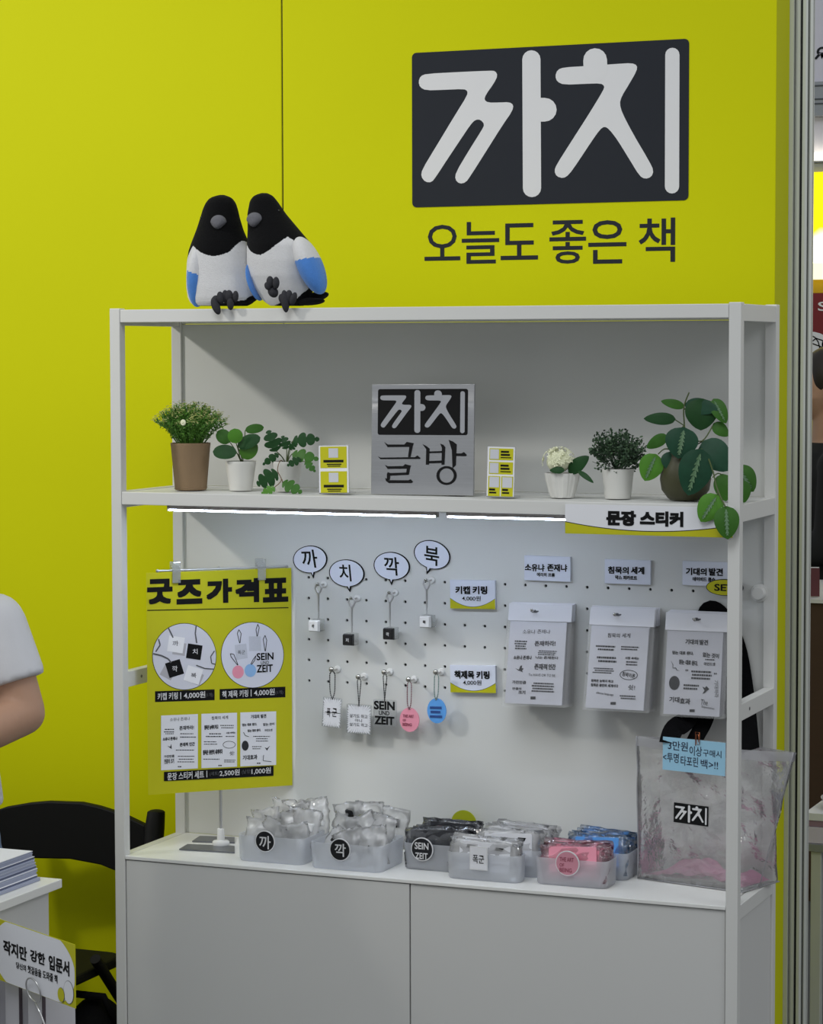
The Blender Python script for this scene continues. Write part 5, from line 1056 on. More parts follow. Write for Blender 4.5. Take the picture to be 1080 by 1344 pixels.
# ------------------------------------------------------------------ clear woven tote bag with black straps
BAGM = FILM('woven_clear_tarpaulin', (1, 1, 1), body=0.24, gloss=0.34, rough=0.10, bump=1.0, bscale=55)
HEM = FILM('tarpaulin_hem', (0.88, 0.88, 0.90), body=0.5, gloss=0.2, rough=0.2, bump=0.6, bscale=60)
STRAP = M('black_webbing', '08080A', 0.9, spec=0.1, var=0.2, scale=300, bump=0.5, bscale=600)
t = thing('clear_tote_bag', 'clear plastic tote bag with black straps and small black logo at right end', 'bag', (1.09, 0.17, ZC))
FLc, FRc, BRc, BLc = Vector((0.974, 0.160, ZC+0.001)), Vector((1.178, 0.112, ZC+0.001)), Vector((1.216, 0.224, ZC+0.001)), Vector((1.005, 0.2415, ZC+0.001))
TLc, TRc = Vector((0.971, 0.160, 0.9175)), Vector((1.260, 0.160, 0.9045))
def bagpt(s, h):
    """s 0..1 along the front, 1..2 along the back; h 0 bottom..1 top"""
    if s <= 1: bot = FLc.lerp(FRc, s/0.82) if s < 0.82 else FRc.lerp(BRc, (s-0.82)/0.36); top = TLc.lerp(TRc, s)+Vector((0, -0.032*sin(pi*s), 0))
    else:
        q = s-1
        bot = FRc.lerp(BRc, 0.5+q/0.36) if q < 0.18 else (BRc.lerp(BLc, (q-0.18)/0.68) if q < 0.86 else BLc.lerp(FLc, (q-0.86)/0.14)); top = TRc.lerp(TLc, q)+Vector((0, 0.03*sin(pi*q), 0))
    k = h**0.9; p = bot.lerp(top, k)
    n = Vector((0, -1 if s <= 1 else 1, 0)); wv = (mnoise.noise(Vector((s*6, h*4, 1.5)))*0.011+mnoise.noise(Vector((s*15, h*10, 3.5)))*0.006)*sin(pi*min(1, h*1.02))**0.6
    p = p+n*wv
    p.y = min(p.y, 0.2455); return p
g = G(); ns, nh = 84, 34
vs = [bagpt(2*i/ns, j/nh) for j in range(nh+1) for i in range(ns)]
fs = [(j*ns+i, j*ns+(i+1) % ns, (j+1)*ns+(i+1) % ns, (j+1)*ns+i) for j in range(nh) for i in range(ns)]+[tuple(range(ns-1, -1, -1))]
g.add(vs, fs).build('bag_body', BAGM, t, smooth=True)
g = G(); vs = []
for j in range(3):
    for i in range(ns):
        p = bagpt(2*i/ns, 0.925+0.075*j/2); c = Vector((1.1, 0.162, p.z)); vs.append(p+(p-c).normalized()*0.0012)
g.add(vs, [(j*ns+i, j*ns+(i+1) % ns, (j+1)*ns+(i+1) % ns, (j+1)*ns+i) for j in range(2) for i in range(ns)]).build('top_hem', HEM, t, smooth=True)
for s_ in (0.0, 0.985): G().tube([bagpt(s_, j/12) for j in range(13)], 0.0013, 6).build('side_seam', HEM, t, smooth=True)
G().tube([FLc+Vector((0, 0, 0.001)), FRc+Vector((0, 0, 0.001)), BRc+Vector((0, 0, 0.001))], 0.0013, 6).build('bottom_seam', HEM, t, smooth=True)
def ribbon(name, pts, w_, mat, nrm=Vector((0, -1, 0))):
    P = [Vector(p) for p in pts]; Q = []
    for i in range(len(P)-1):
        p0, p1, p2, p3 = P[max(i-1, 0)], P[i], P[i+1], P[min(i+2, len(P)-1)]
        for j in range(6): u = j/6; Q.append(0.5*((2*p1)+(p2-p0)*u+(2*p0-5*p1+4*p2-p3)*u*u+(3*p1-p0-3*p2+p3)*u**3))
    Q.append(P[-1]); vs = []; n = len(Q)
    for i, q in enumerate(Q):
        d = (Q[min(i+1, n-1)]-Q[max(i-1, 0)]).normalized(); s = d.cross(nrm).normalized()*w_/2
        vs += [q-s+nrm*0.0008, q+s+nrm*0.0008, q+s-nrm*0.0008, q-s-nrm*0.0008]
    fs = [(i*4+k, i*4+(k+1) % 4, i*4+4+(k+1) % 4, i*4+4+k) for i in range(n-1) for k in range(4)]+[(0, 1, 2, 3), (n*4-1, n*4-2, n*4-3, n*4-4)]
    G().add(vs, fs).build(name, mat, t)
ribbon('strap', [atY(878, 975, 0.128), atY(884, 958, 0.150), atY(903, 941, 0.200), atY(915, 900, 0.236), atY(924, 830, 0.240), atY(931, 802, 0.241), atY(948, 812, 0.241), atY(966, 850, 0.240), atY(976, 905, 0.225), atY(981, 950, 0.18), atY(984, 985, 0.140)], 0.036, STRAP)
ribbon('strap', [atY(905, 985, 0.188), atY(915, 965, 0.192), atY(928, 938, 0.215), atY(940, 880, 0.236), atY(944, 830, 0.2425), atY(950, 842, 0.2425), atY(956, 900, 0.232), atY(965, 955, 0.20), atY(968, 985, 0.190)], 0.028, STRAP)
hp = atY(931, 806, PEGY-0.02); hook('steel peg hook with white base holding the tote bag straps', hp.x, hp.z-0.014, 0.012, None, 0.003)
Fl, lw, lh = pframe((884.4, 1052.9), (930, 1058.9), (881, 1078.5), N=(-0.20, -1, 0), P=bagpt(0.34, 0.5)+Vector((0, -0.004, 0)))
b = G().flat(Fl, [(0, -lh), (lw, -lh), (lw, 0), (0, 0)], 0.0).build('printed_logo', INK, t); logo(G(), Fl, 0.001, -lh+0.001, lw-0.001, -0.001, 0.0004).build('logo_lettering', PWHITE, b)
# things inside the bag
PINKT2 = M('pink_tissue', 'F0A0C8', 0.5, var=0.12, scale=40, bump=0.5, bscale=60)
tp = thing('pink_tissue', 'crumpled pink tissue lying inside the clear tote bag', 'tissue', (1.1, 0.175, ZC+0.004))
g = G(); vs = []; n = 22
for j in range(n+1):
    for i in range(n+1):
        x, y = i/n, j/n; p = FLc.lerp(FRc, x).lerp(BLc.lerp(BRc, x), 0.10+0.78*y); p = Vector((1.09, 0.175, p.z)).lerp(p, 0.93); vs.append(p+Vector((0, 0, 0.006+max(0, 0.014*mnoise.noise(Vector((x*4, y*4, 7)))+0.008*mnoise.noise(Vector((x*10, y*9, 2)))+0.009+0.018*math.exp(-((x-0.42)/0.16)**2)*y)*min(1, 6*x, 6*(1-x)))))
g.add(vs, [(j*(n+1)+i, j*(n+1)+i+1, (j+1)*(n+1)+i+1, (j+1)*(n+1)+i) for j in range(n) for i in range(n)]).build('tissue', PINKT2, tp, smooth=True)
# handwritten note with paper clip
NB = M('blue_note_paper', '9CCBE4', 0.25, var=0.02, coat=0.4)
Fn, nw_, nh_ = pframe((870, 966.7), (952, 975.0), (865.6, 1009.5), N=(-0.18, -1, 0), P=bagpt(0.30, 0.93)+Vector((0, -0.006, 0)))
t = thing('note_card', 'light blue handwritten note clipped to the clear tote bag', 'note', Fn.p(nw_/2, -nh_)); nb = G().fbox(Fn, 0, nw_, -nh_, 0, -0.0006, 0).build('card', NB, t)
g = G(); cn = lambda x, y: (820+x/4.5, 920+y/4.5); NAVY = M('navy_marker', '1C2440', 0.6)
for tx, x0, y0, x1, y1, bo in (('3만원', 255, 238, 372, 292, 0.008), ('이상', 382, 268, 456, 325, 0.008), ('구매시', 462, 290, 570, 332, 0.008), ('<투명', 226, 306, 318, 362, 0.008), ('타포린', 330, 328, 432, 386, 0.008), ('백>!!', 448, 348, 550, 402, 0.008)): wpx(g, Fn, tx, *cn(x0, y0), *cn(x1, y1), 0.0004, bold=bo)
g.build('handwriting', NAVY, nb)
cu, cv = Fn.px(*cn(430, 225)); pc = thing('paper_clip', 'copper paper clip holding the blue note', 'clip', Fn.p(cu, cv)); kf = [(-.004, -.012), (-.004, .012), (.004, .012), (.004, -.009), (-.002, -.009), (-.002, .008), (.002, .008), (.002, -.005)]
G().tube([Fn.p(cu+a, cv+b_, 0.001) for a, b_ in kf], 0.0006, 6).build('wire', M('copper_wire', 'B06A48', 0.3, 0.9), pc, smooth=True)

# ------------------------------------------------------------------ left: folding chair by the wall
CHK2 = M('black_chair_plastic', '08080A', 0.6, spec=0.25, var=0.15, scale=60)
BLACKC0 = M('filler_bag_black', '09090B', 0.8, spec=0.15, var=0.2, scale=40, bump=0.6, bscale=60)
Fc = Frame((0, 0.315, 0)); t = thing('folding_chair', 'black folding chair standing against the yellow wall behind the shelf post', 'chair', (-0.26, 0.12, 0))
top_ = [(-30, 1072), (8, 1059), (40, 1053.5), (64, 1051.5), (107, 1053), (130, 1058), (149, 1064), (169, 1072), (192, 1083)]
bot_ = [(194, 1150), (170, 1147), (149, 1141), (133, 1134.5), (93, 1127), (47, 1126), (0, 1130), (-30, 1138)]
G().prism(Fc, [Fc.px(*p) for p in top_+bot_], -0.012, 0.006).build('backrest', CHK2, t, bevel=0.003)
xr, xl = Fc.px(206, 1070)[0], Fc.px(-45, 1070)[0]; zb = Fc.px(206, 1066)[1]
for x in (xl, xr):
    G().tube([(x, 0.312, zb), (x, 0.305, zb-0.03), (x, 0.27, 0.42), (x, 0.02, 0.03), (x, 0.0, 0.004)], [0.018, 0.020, 0.016, 0.013, 0.012], 14).build('front_leg', CHK2, t, smooth=True, sharp=60)
    G().ball((x, 0.312, zb), (0.018, 0.018, 0.006), 14, 8).build('end_cap', CHK2, t, smooth=True)
    s_ = 0.022 if x < xr else -0.022
    G().tube([(x+s_, 0.10, 0.43), (x+s_, 0.30, 0.22), (x+s_, 0.39, 0.004)], 0.011, 12).build('rear_leg', CHK2, t, smooth=True, sharp=60)
F = Frame((0, 0, 0.4), (1, 0, 0), (0, 1, 0)); G().prism(F, rrect(xl+0.03, -0.16, xr-0.03, 0.245, 0.04), -0.012, 0.008).build('seat', CHK2, t, bevel=0.006)
G().tube([(xl, 0.06, 0.08), (xr, 0.06, 0.08)], 0.009, 10).build('stretcher', CHK2, t, smooth=True, sharp=60)
G().tube([(xl+0.022, 0.345, 0.14), (xr-0.022, 0.345, 0.14)], 0.009, 10).build('stretcher', CHK2, t, smooth=True, sharp=60)

bc = Vector((-0.118, 0.12, 0)); t = thing('filler_bag', 'made-up black bag shape filling the dark area under the folding chair', 'bag', bc); g = G(); g.ball(bc+Vector((0, 0, 0.175)), (0.098, 0.115, 0.172), 40, 26)  # made-up bag shape, added to fill the unidentified dark area under the chair
for v in g.v:
    q = v-bc; v.z += 0.012*mnoise.noise(q*14); v.x += 0.014*mnoise.noise(q*11+Vector((3, 1, 2))); v.y += 0.012*mnoise.noise(q*12+Vector((1, 5, 2))); v.z = max(v.z, 0.002)
g.build('bag_body', BLACKC0, t, smooth=True); G().tube([bc+Vector((-0.06, -0.02, 0.30)), bc+Vector((-0.05, -0.03, 0.36)), bc+Vector((0.04, -0.03, 0.36)), bc+Vector((0.06, -0.02, 0.31))], 0.008, 8).build('handle', BLACKC0, t, smooth=True)

# ------------------------------------------------------------------ left: white display table, booklets, hanging sign
TZ = 0.80; tc = atZ(81.5, 1153.5, TZ); tx, ty = tc.x, tc.y
t = thing('white_table', 'white display table at the left edge carrying a stack of booklets', 'table', (tx-0.6, ty-0.35, 0))
G().box(tx-2.2, tx, ty-0.75, ty, TZ-0.0135, TZ).build('tabletop', TOPWH, t, bevel=0.001)
G().box(tx-0.030, tx-0.016, ty-0.72, ty-0.014, 0.0, TZ-0.014).build('side_panel', CABWH, t); G().box(tx-2.18, tx-2.166, ty-0.72, ty-0.014, 0.0, TZ-0.014).build('side_panel', CABWH, t)
G().box(tx-2.165, tx-0.031, ty-0.030, ty-0.016, 0.0, TZ-0.014).build('back_panel', CABWH, t)
bp_ = atZ(50.5, 1156, TZ); rnd = random.Random(6); BKL = M('booklet_paper', 'A9AFC4', 0.5, var=0.08, scale=50); BKE = M('booklet_dark_edge', '5D6480', 0.5, var=0.1, scale=60)
words = ['bottom', 'second from bottom', 'third from bottom', 'fourth from bottom', 'fifth from bottom', 'sixth from bottom', 'seventh from bottom', 'eighth from bottom', 'ninth from bottom', 'top']
z = TZ+0.0006
for i, w_ in enumerate(words):
    h = 0.0044; dx = -0.0012*i+rnd.uniform(-.002, .002); dy = rnd.uniform(-.004, .004)
    t = thing('booklet', f'blue grey thin booklet, {w_} of the stack on the white table', 'booklet', (bp_.x-0.07, bp_.y-0.1, z), 'stacked booklets on the white table')
    x1 = bp_.x+dx; G().box(x1-0.15, x1, bp_.y-0.21+dy, bp_.y+dy, z+0.0006, z+h-0.0006).build('pages', BKE if i % 3 == 1 else BKL, t)
    G().box(x1-0.1505, x1+0.0008, bp_.y-0.2105+dy, bp_.y+dy+0.0006, z+h-0.0006, z+h).build('cover', PAPER if i % 2 else BKL, t); G().box(x1-0.1505, x1+0.0008, bp_.y-0.2105+dy, bp_.y+dy+0.0006, z, z+0.0006).build('back_cover', BKL, t)
    z += h+0.0001
# sign card on a ring clip
sd = Vector((0.88, -0.47, 0)); sn = sd.cross(Vector((0, 0, 1)))
Ps = atD(97.5, 1281, 3.45); Fs = Frame(Ps, sd, (0, 0, 1)); a = Fs.px(98, 1240); b = Fs.px(97, 1323); c = Fs.px(0, 1206)
vt, vb = a[1], b[1]; u1 = a[0]; W_ = u1-Fs.px(-9, 1250)[0]
t = thing('table_sign', 'small yellow cornered white sign with bold Korean heading hung beside the table', 'sign', Fs.p(u1-W_/2, vb)); bd = G().fbox(Fs, u1-W_, u1, vb, vt, -0.0012, 0).build('card', PYEL, t)
cv_ = (vt+vb)/2; H2 = (vt-vb)/2
def clip_(P): return [(min(u1-0.0005, max(u1-W_, x)), min(vt-0.0005, max(vb+0.0005, y))) for x, y in P]
G().flat(Fs, clip_(circle(u1-W_/2, cv_, W_*0.505, H2*1.32, 60)), 0.0003).build('white_oval', PAPER, bd)
ct = lambda x, y: (x/8.725, 1190+y/8.725)
def sgn(tx, x0, y0, x1, y1, bo):
    a_ = Fs.px(*ct(x0, (y0+y1)/2)); b_ = Fs.px(*ct(x1, (y0+y1)/2)); m_ = ((x0+x1)/2, (y0+y1)/2); h_ = abs(Fs.px(*ct(m_[0], y0))[1]-Fs.px(*ct(m_[0], y1))[1]); cm = Fs.px(*ct(*m_))
    write(g, Fs, tx, a_[0], cm[1]-h_/2, b_[0], cm[1]+h_/2, 0.0008, bold=bo)
g = G(); sgn('작지만', 42, 420, 312, 580, 0.04) ; sgn('강한', 350, 512, 520, 648, 0.04); sgn('입문서', 562, 588, 798, 758, 0.04); g.build('heading', INK, bd)
g = G(); sgn('당신의', 190, 650, 302, 722, 0.02); sgn('첫걸음을', 322, 695, 478, 785, 0.02); sgn('도와줄 책', 495, 755, 662, 850, 0.02); g.build('small_heading', INK, bd)
def ov(x, y, rx, ry, mat, n, nm): cu, cv2 = Fs.px(*ct(x, y)); k_ = abs(Fs.px(*ct(x+rx, y))[0]-cu); h_ = abs(Fs.px(*ct(x, y+ry))[1]-cv2); G().flat(Fs, clip_(circle(cu, cv2, k_*1.06, h_*1.04, 30)), n).build('dot_outline', GREYINK, bd); G().flat(Fs, clip_(circle(cu, cv2, k_, h_, 30)), n+0.0003).build(nm, mat, bd)
ov(790, 980, 55, 128, PAPER, 0.0006, 'white_dot'); ov(708, 1008, 38, 80, PYEL, 0.0012, 'yellow_dot')
u, v = Fs.px(47, 1299); t = thing('ring_clip', 'silver ring clip at the lower edge of the table sign', 'clip', Fs.p(u, v-0.02))
G().tube([Fs.p(u+0.019*cos(q), v+0.0175*sin(q), 0.004+0.003*sin(q)) for q in [2*pi*i/36 for i in range(36)]], 0.0013, 8, closed=True).build('ring', CHROME, t, smooth=True)
G().tube([Fs.p(u+0.005, v-0.018, 0.004), Fs.p(u+0.016, v-0.030, 0.003), Fs.p(u+0.026, v-0.05, 0.0), Fs.p(u+0.028, v-0.075, 0.0)], 0.0016, 8).build('arm', CHROME, t, smooth=True); G().fbox(Fs, u+0.012, u+0.044, v-0.10, v-0.072, -0.012, 0.004).build('clamp', BLACKM, t, bevel=0.002)
# low stand with upright white books beneath the sign
LOWT = M('white_stand', 'CFCFD0', 0.5); bx = Fs.p(u1-W_*0.62, 0, -0.014)
t = thing('low_stand', 'low white stand under the table sign holding upright books', 'stand', (bx.x-0.02, bx.y, 0)); Fq = Frame((bx.x, bx.y, 0), sd, (0, 0, 1))
zt_ = 0.515; G().fbox(Fq, -0.07, 0.085, 0, zt_, -0.075, 0.012).build('block', LOWT, t, bevel=0.002)
BKW = M('white_book_cover', 'C9C8CE', 0.5, var=0.04); BKD = M('dark_book_edge', '4A4048', 0.6)
for i, (px, lab) in enumerate(((-14, 'leftmost upright white book with dark edges under the table sign'), (16, 'middle upright white book with dark edge under the table sign'), (46, 'rightmost upright white book under the ring clip of the sign'))):
    q = Fq.px(px, 1320)[0]; yo = 0.004*i; hh = 0.205-0.012*i
    t = thing('upright_book', lab, 'book', Fq.p(q, zt_+0.001), 'upright books below the sign'); FF = Frame(Fq.p(q, zt_+0.002), sd, Vector((0, 0, 1))-sd*0.16)
    G().fbox(FF, -0.020, 0.020, 0.003, hh, -0.055, 0.0).build('cover', BKW, t, bevel=0.001); G().fbox(FF, 0.0200, 0.0225, 0.003, hh, -0.004, 0.0006).build('edge_band', BKD, t)

# ------------------------------------------------------------------ people
SKIN = M('skin', 'B48E76', 0.5, var=0.05, scale=30, sss=0.1, spec=0.3); SHIRT = M('white_cotton', 'CFCFD3', 0.85, var=0.03, scale=40, bump=0.5, bscale=40); JEANS = M('blue_denim', '6E7F9C', 0.85, var=0.12, scale=200, bump=0.3, bscale=500); HAIR = M('dark_brown_hair', '221914', 0.55, var=0.3, scale=80, stretch=(6, 6, 0.6)); SHOE = M('white_shoe', 'BDBDBD', 0.6); NAVYC = M('navy_coat', '14152E', 0.8, var=0.1); BLACKC = M('black_cloth', '0C0C0F', 0.85, var=0.1); LIP = M('lip_colour', '9A5A52', 0.5); EYEW = M('eye_white', 'E6E4E0', 0.2)
def loft(g, rings, seg=28):
    """closed loft through ellipses (centre, half axis vector a, half axis vector b)"""
    vs = []
    for c, a_, b_ in rings:
        for k in range(seg): th = 2*pi*k/seg; vs.append(c+a_*cos(th)+b_*sin(th))
    n = len(rings); g.add(vs, [(i*seg+k, i*seg+(k+1) % seg, (i+1)*seg+(k+1) % seg, (i+1)*seg+k) for i in range(n-1) for k in range(seg)]+[tuple(range(seg-1, -1, -1)), tuple((n-1)*seg+k for k in range(seg))])
def limb(g, pts, rad, seg=16):
    """tapering limb with rounded joints"""
    for (p0, p1), (r0, r1) in zip(zip(pts, pts[1:]), zip(rad, rad[1:])):
        n = 5; g.tube([Vector(p0).lerp(Vector(p1), i/n) for i in range(n+1)], [r0+(r1-r0)*i/n for i in range(n+1)], seg)
    for q, r_ in zip(pts, rad): g.ball(q, (r_*0.99,)*3, seg, 10)
def fuse(o, voxel, it=6):
    """melt the overlapping pieces of a figure into one continuous surface"""
    m_ = o.modifiers.new('fuse', 'REMESH'); m_.mode = 'VOXEL'; m_.voxel_size = voxel; m_.use_smooth_shade = True
    s_ = o.modifiers.new('soften', 'SMOOTH'); s_.factor = 0.5; s_.iterations = it; return o
def hand(g, w_, d, up, thumb=1, s=0.95):
    """palm, four unequal bent fingers and a thumb leaving the side of the palm"""
    d = Vector(d).normalized(); n = Vector(up); n = (n-d*n.dot(d)).normalized(); sd_ = d.cross(n)*thumb; W_0 = Vector(w_)
    loft(g, [(W_0-d*0.01*s, sd_*0.022*s, n*0.018*s), (W_0+d*0.03*s, sd_*0.034*s, n*0.015*s), (W_0+d*0.075*s, sd_*0.041*s, n*0.013*s), (W_0+d*0.088*s, sd_*0.036*s, n*0.010*s)], 16)
    for k, ln in enumerate((0.066, 0.078, 0.072, 0.056)):
        b = W_0+d*0.082*s+sd_*(0.033-0.022*k)*s; f = sd_*(0.010-0.0066*k)*s
        limb(g, [b, b+d*ln*0.45*s+f*0.6-n*0.006*s, b+d*ln*0.76*s+f-n*0.020*s, b+d*ln*0.90*s+f-n*0.034*s], [0.0092*s, 0.0086*s, 0.0078*s, 0.0068*s], 10)
    b = W_0+d*0.028*s+sd_*0.030*s; limb(g, [b, b+d*0.026*s+sd_*0.024*s-n*0.006*s, b+d*0.050*s+sd_*0.034*s-n*0.014*s], [0.013*s, 0.0105*s, 0.0085*s], 10)
def human(t, c, side, fwd, sz, arms, mats, face, sleeve, hair_mat, trousers=True, hem=0.0):
    """standing figure: c ground point, side/fwd axes, sz shoulder height, arms = [(shoulder, elbow, wrist), ...]"""
    skin_m, shirt_m, low_m = mats; Z = Vector((0, 0, 1)); k = sz/1.20
    at = lambda z, a_=0.0, b_=0.0: Vector((c.x, c.y, 0))+side*a_+fwd*b_+Z*z
    R_ = lambda z, a_, b_, f=0.0: (at(z, 0, f), side*a_, fwd*b_)
    hw = (arms[0][0]-at(sz)).dot(side); hipz = sz*0.66; nz = sz+0.05*k
    g = G(); loft(g, [R_(hipz-0.08*k, 0.13*k, 0.095*k), R_(hipz, 0.145*k, 0.105*k), R_(hipz+0.14*k, 0.115*k, 0.088*k), R_(sz-0.18*k, 0.125*k, 0.10*k), R_(sz-0.06*k, hw*0.95, 0.088*k), R_(sz+0.012*k, hw*0.8, 0.07*k), R_(nz, 0.056*k, 0.056*k), R_(nz+0.10*k, 0.050*k, 0.052*k)])
    f = Vector(face).normalized(); r_ = f.cross(Z).normalized(); R3 = Matrix((r_, f, Z)).transposed(); hc_ = at(nz+0.165*k, 0, 0.015); P_ = lambda a_, b_, d_: hc_+R3 @ Vector((a_, b_, d_))*k
    gh = G(); gh.ball(hc_, (0.072*k, 0.090*k, 0.110*k), 28, 20, R3)
    for v in gh.v:
        q = R3.transposed() @ (v-hc_)
        if q.z < -0.03*k: m_ = 1-0.35*min(1, (-q.z/k-0.03)/0.08); q.x *= m_; q.y = q.y*m_+0.014*k
        v[:] = hc_+R3 @ q
    g.add(gh.v, gh.f); g.ball(P_(0, 0.090, -0.014), (0.011*k, 0.015*k, 0.020*k), 12, 8, R3)
    for sx in (-1, 1): g.ball(P_(sx*0.073, 0.0, -0.006), (0.009*k, 0.019*k, 0.029*k), 12, 8, R3)
    for i, (S_, L_, W__) in enumerate(arms):
        limb(g, [S_, S_.lerp(L_, 0.5), L_, L_.lerp(W__, 0.35), W__], [0.048*k, 0.045*k, 0.0415*k, 0.0405*k, 0.024*k]); hand(g, W__, W__-L_, (0, 0, 1), 1 if i else -1)
    for sx in (1, -1): limb(g, [at(hipz-0.06*k, 0.08*k*sx), at(sz*0.34, 0.085*k*sx, 0.015), at(0.075, 0.085*k*sx)], [0.078*k, 0.050*k, 0.034*k]); limb(g, [at(0.045, 0.085*k*sx), at(0.03, 0.085*k*sx, 0.13)], [0.034, 0.026])
    body = fuse(g.build('body', skin_m, t, smooth=True), 0.0055)
    G().ball(P_(0, 0.083, -0.055), (0.020*k, 0.006*k, 0.006*k), 12, 6, R3).build('mouth', LIP, body, smooth=True)
    for sx in (-1, 1):
        e_ = G().ball(P_(sx*0.030, 0.076, 0.010), (0.012*k, 0.007*k, 0.0065*k), 12, 8, R3).build('eye', EYEW, body, smooth=True); G().ball(P_(sx*0.030, 0.0815, 0.010), (0.0052*k, 0.003*k, 0.0052*k), 10, 6, R3).build('iris', GLOSSK, body, smooth=True)
    g = G(); g.ball(P_(0, -0.016, 0.028), (0.085*k, 0.094*k, 0.098*k), 28, 18, R3); g.ball(P_(0, -0.050, -0.050), (0.080*k, 0.055*k, 0.115*k), 24, 16, R3)
    for v in g.v:
        q = R3.transposed() @ (v-hc_)
        if q.y > 0.050*k and q.z < 0.062*k: q.y = 0.050*k
        v[:] = hc_+R3 @ q
    fuse(g.build('hair', hair_mat, t, smooth=True), 0.007, 3)
    hz = hipz-0.02*k+hem
    g = G(); loft(g, [R_(hz, 0.165*k, 0.128*k), R_(hz+0.10*k, 0.152*k, 0.118*k), R_(hz+0.24*k, 0.146*k, 0.116*k), R_(sz-0.16*k, 0.150*k, 0.118*k), R_(sz-0.06*k, hw*1.02, 0.104*k), R_(sz+0.016*k, hw*0.86, 0.082*k), R_(sz+0.045*k, 0.078*k, 0.070*k)])
    for S_, L_, W__ in arms:
        limb(g, [S_.lerp(at(sz-0.05*k), 0.25), S_], [0.058*k, 0.058*k]); e_ = S_.lerp(L_, min(1, sleeve)); n = 6; g.tube([S_.lerp(e_, i/n) for i in range(n+1)], [0.058*k+(0.004*i/n if sleeve < 1 else -0.002) for i in range(n+1)], 20)
        if sleeve > 1: limb(g, [L_, L_.lerp(W__, 0.85)], [0.056*k, 0.036*k])
    fuse(g.build('t_shirt' if sleeve < 1 else 'long_top', shirt_m, t, smooth=True), 0.007, 5)
    g = G(); loft(g, [R_(hipz+0.10*k, 0.135*k, 0.104*k), R_(hipz, 0.158*k, 0.116*k), R_(hipz-0.08*k, 0.155*k, 0.118*k)])
    if trousers:
        for sx in (1, -1): limb(g, [at(hipz-0.07*k, 0.083*k*sx), at(sz*0.36, 0.087*k*sx, 0.015)], [0.092*k, 0.068*k]); g.tube([at(sz*0.36, 0.087*k*sx, 0.015), at(0.07, 0.087*k*sx)], [0.068*k, 0.058*k], 20)
    else: loft(g, [R_(hipz-0.07*k, 0.156*k, 0.118*k), R_(sz*0.36, 0.185*k, 0.15*k)])
    fuse(g.build('jeans' if trousers else 'navy_skirt', low_m, t, smooth=True), 0.008, 4)
    for sx in (1, -1):
        g = G(); limb(g, [at(0.042, 0.086*k*sx, -0.02), at(0.036, 0.086*k*sx, 0.12)], [0.042, 0.036]); 
        for v in g.v: v.z = max(v.z, 0.002)
        g.build('shoe', SHOE, t, smooth=True)
# person at the left edge, bent arm in front, white T-shirt and jeans
D0 = 4.40; P = lambda x, y, dd=0.0: atD(x, y, D0+dd)
sh1, el, wr = P(-6, 818), P(31, 936, -0.01), P(-95, 996, -0.17)
cx0 = P(-112, 850); side = (P(27, 850)-cx0); side.z = 0; side.normalize(); fwd = side.cross(Vector((0, 0, 1)))
if fwd.dot(CAM-cx0) < 0: fwd = -fwd
zf = lambda v, z: Vector((v.x, v.y, z))
mir = lambda v: v-side*2*(v-cx0).dot(side)
wr2 = zf(cx0+side*0.02, wr.z+0.06)+fwd*0.19
pt = thing('person', 'person in white T-shirt and blue jeans with bent arm at left edge', 'person', zf(cx0, 0))
human(pt, cx0, side, fwd, sh1.z, [(sh1, el, wr), (mir(sh1), mir(el), wr2)], (SKIN, SHIRT, JEANS), fwd-side*0.5, 0.66, HAIR, True, 0.075)

# ------------------------------------------------------------------ right: the neighbouring stand seen past the upright
BY = 4.6; FB = Frame((0, BY, 0)); NX = lambda x, y, Y=BY: atY(x, y, Y)
x0 = NX(1064, 300).x-0.35; x1 = x0+2.4; zz = lambda y: NX(1072, y).z
FASC = M('lilac_white_fascia', 'DAD8E6', 0.5); GREYF = M('grey_fascia_frame', '9A9EA8', 0.4, 0.4); BARD = M('dark_seam', '4A4E58', 0.5)
bw = thing('neighbour_stand', 'neighbouring white exhibition stand frame seen beyond the aluminium upright', 'stand', ((x0+x1)/2, BY, 0))
G().box(x0, x1, BY, BY+0.06, zz(108), zz(-60)).build('fascia', FASC, bw); G().box(x0, x1, BY-0.03, BY+0.06, zz(153), zz(108)-0.001).build('beam', GREYF, bw)
for y in (113.5, 131, 137): G().box(x0, x1, BY-0.034, BY-0.03, zz(y+1), zz(y-0.6)).build('beam_seam', BARD, bw)
G().box(x0, x1, BY+0.02, BY+0.06, zz(200), zz(153)-0.001).build('header_panel', FASC, bw); G().box(x0, x1, BY-0.01, BY+0.06, zz(226), zz(211)).build('lower_beam', GREYF, bw); G().box(x0, x1, BY+0.02, BY+0.06, 0.0, zz(368)).build('rear_panel', FASC, bw)
G().box(x0, x1, BY-0.014, BY-0.01, zz(214.5), zz(213)).build('beam_seam', BARD, bw)
g = G(); u0, v0 = FB.px(1068, 78); v1 = FB.px(1068, 62)[1]; write(g, FB, 'Я', u0, v0, u0+(v1-v0)*1.15, v1, 0.002, bold=0.03, shear=0.25); g.build('fascia_letter', CHAR, bw)
lt = thing('tube_light', 'warm white tube light above the yellow light box sign', 'light', ((x0+x1)/2, BY, zz(205))); G().box(x0, x1, BY-0.02, BY+0.02, zz(210), zz(201)).build('tube', M('warm_tube_glow', 'FFF6D8', 0.5, emit=2.5), lt)
lb = thing('light_box_sign', 'glowing yellow light box sign in the neighbouring stand', 'sign', ((x0+x1)/2, BY, zz(366)))
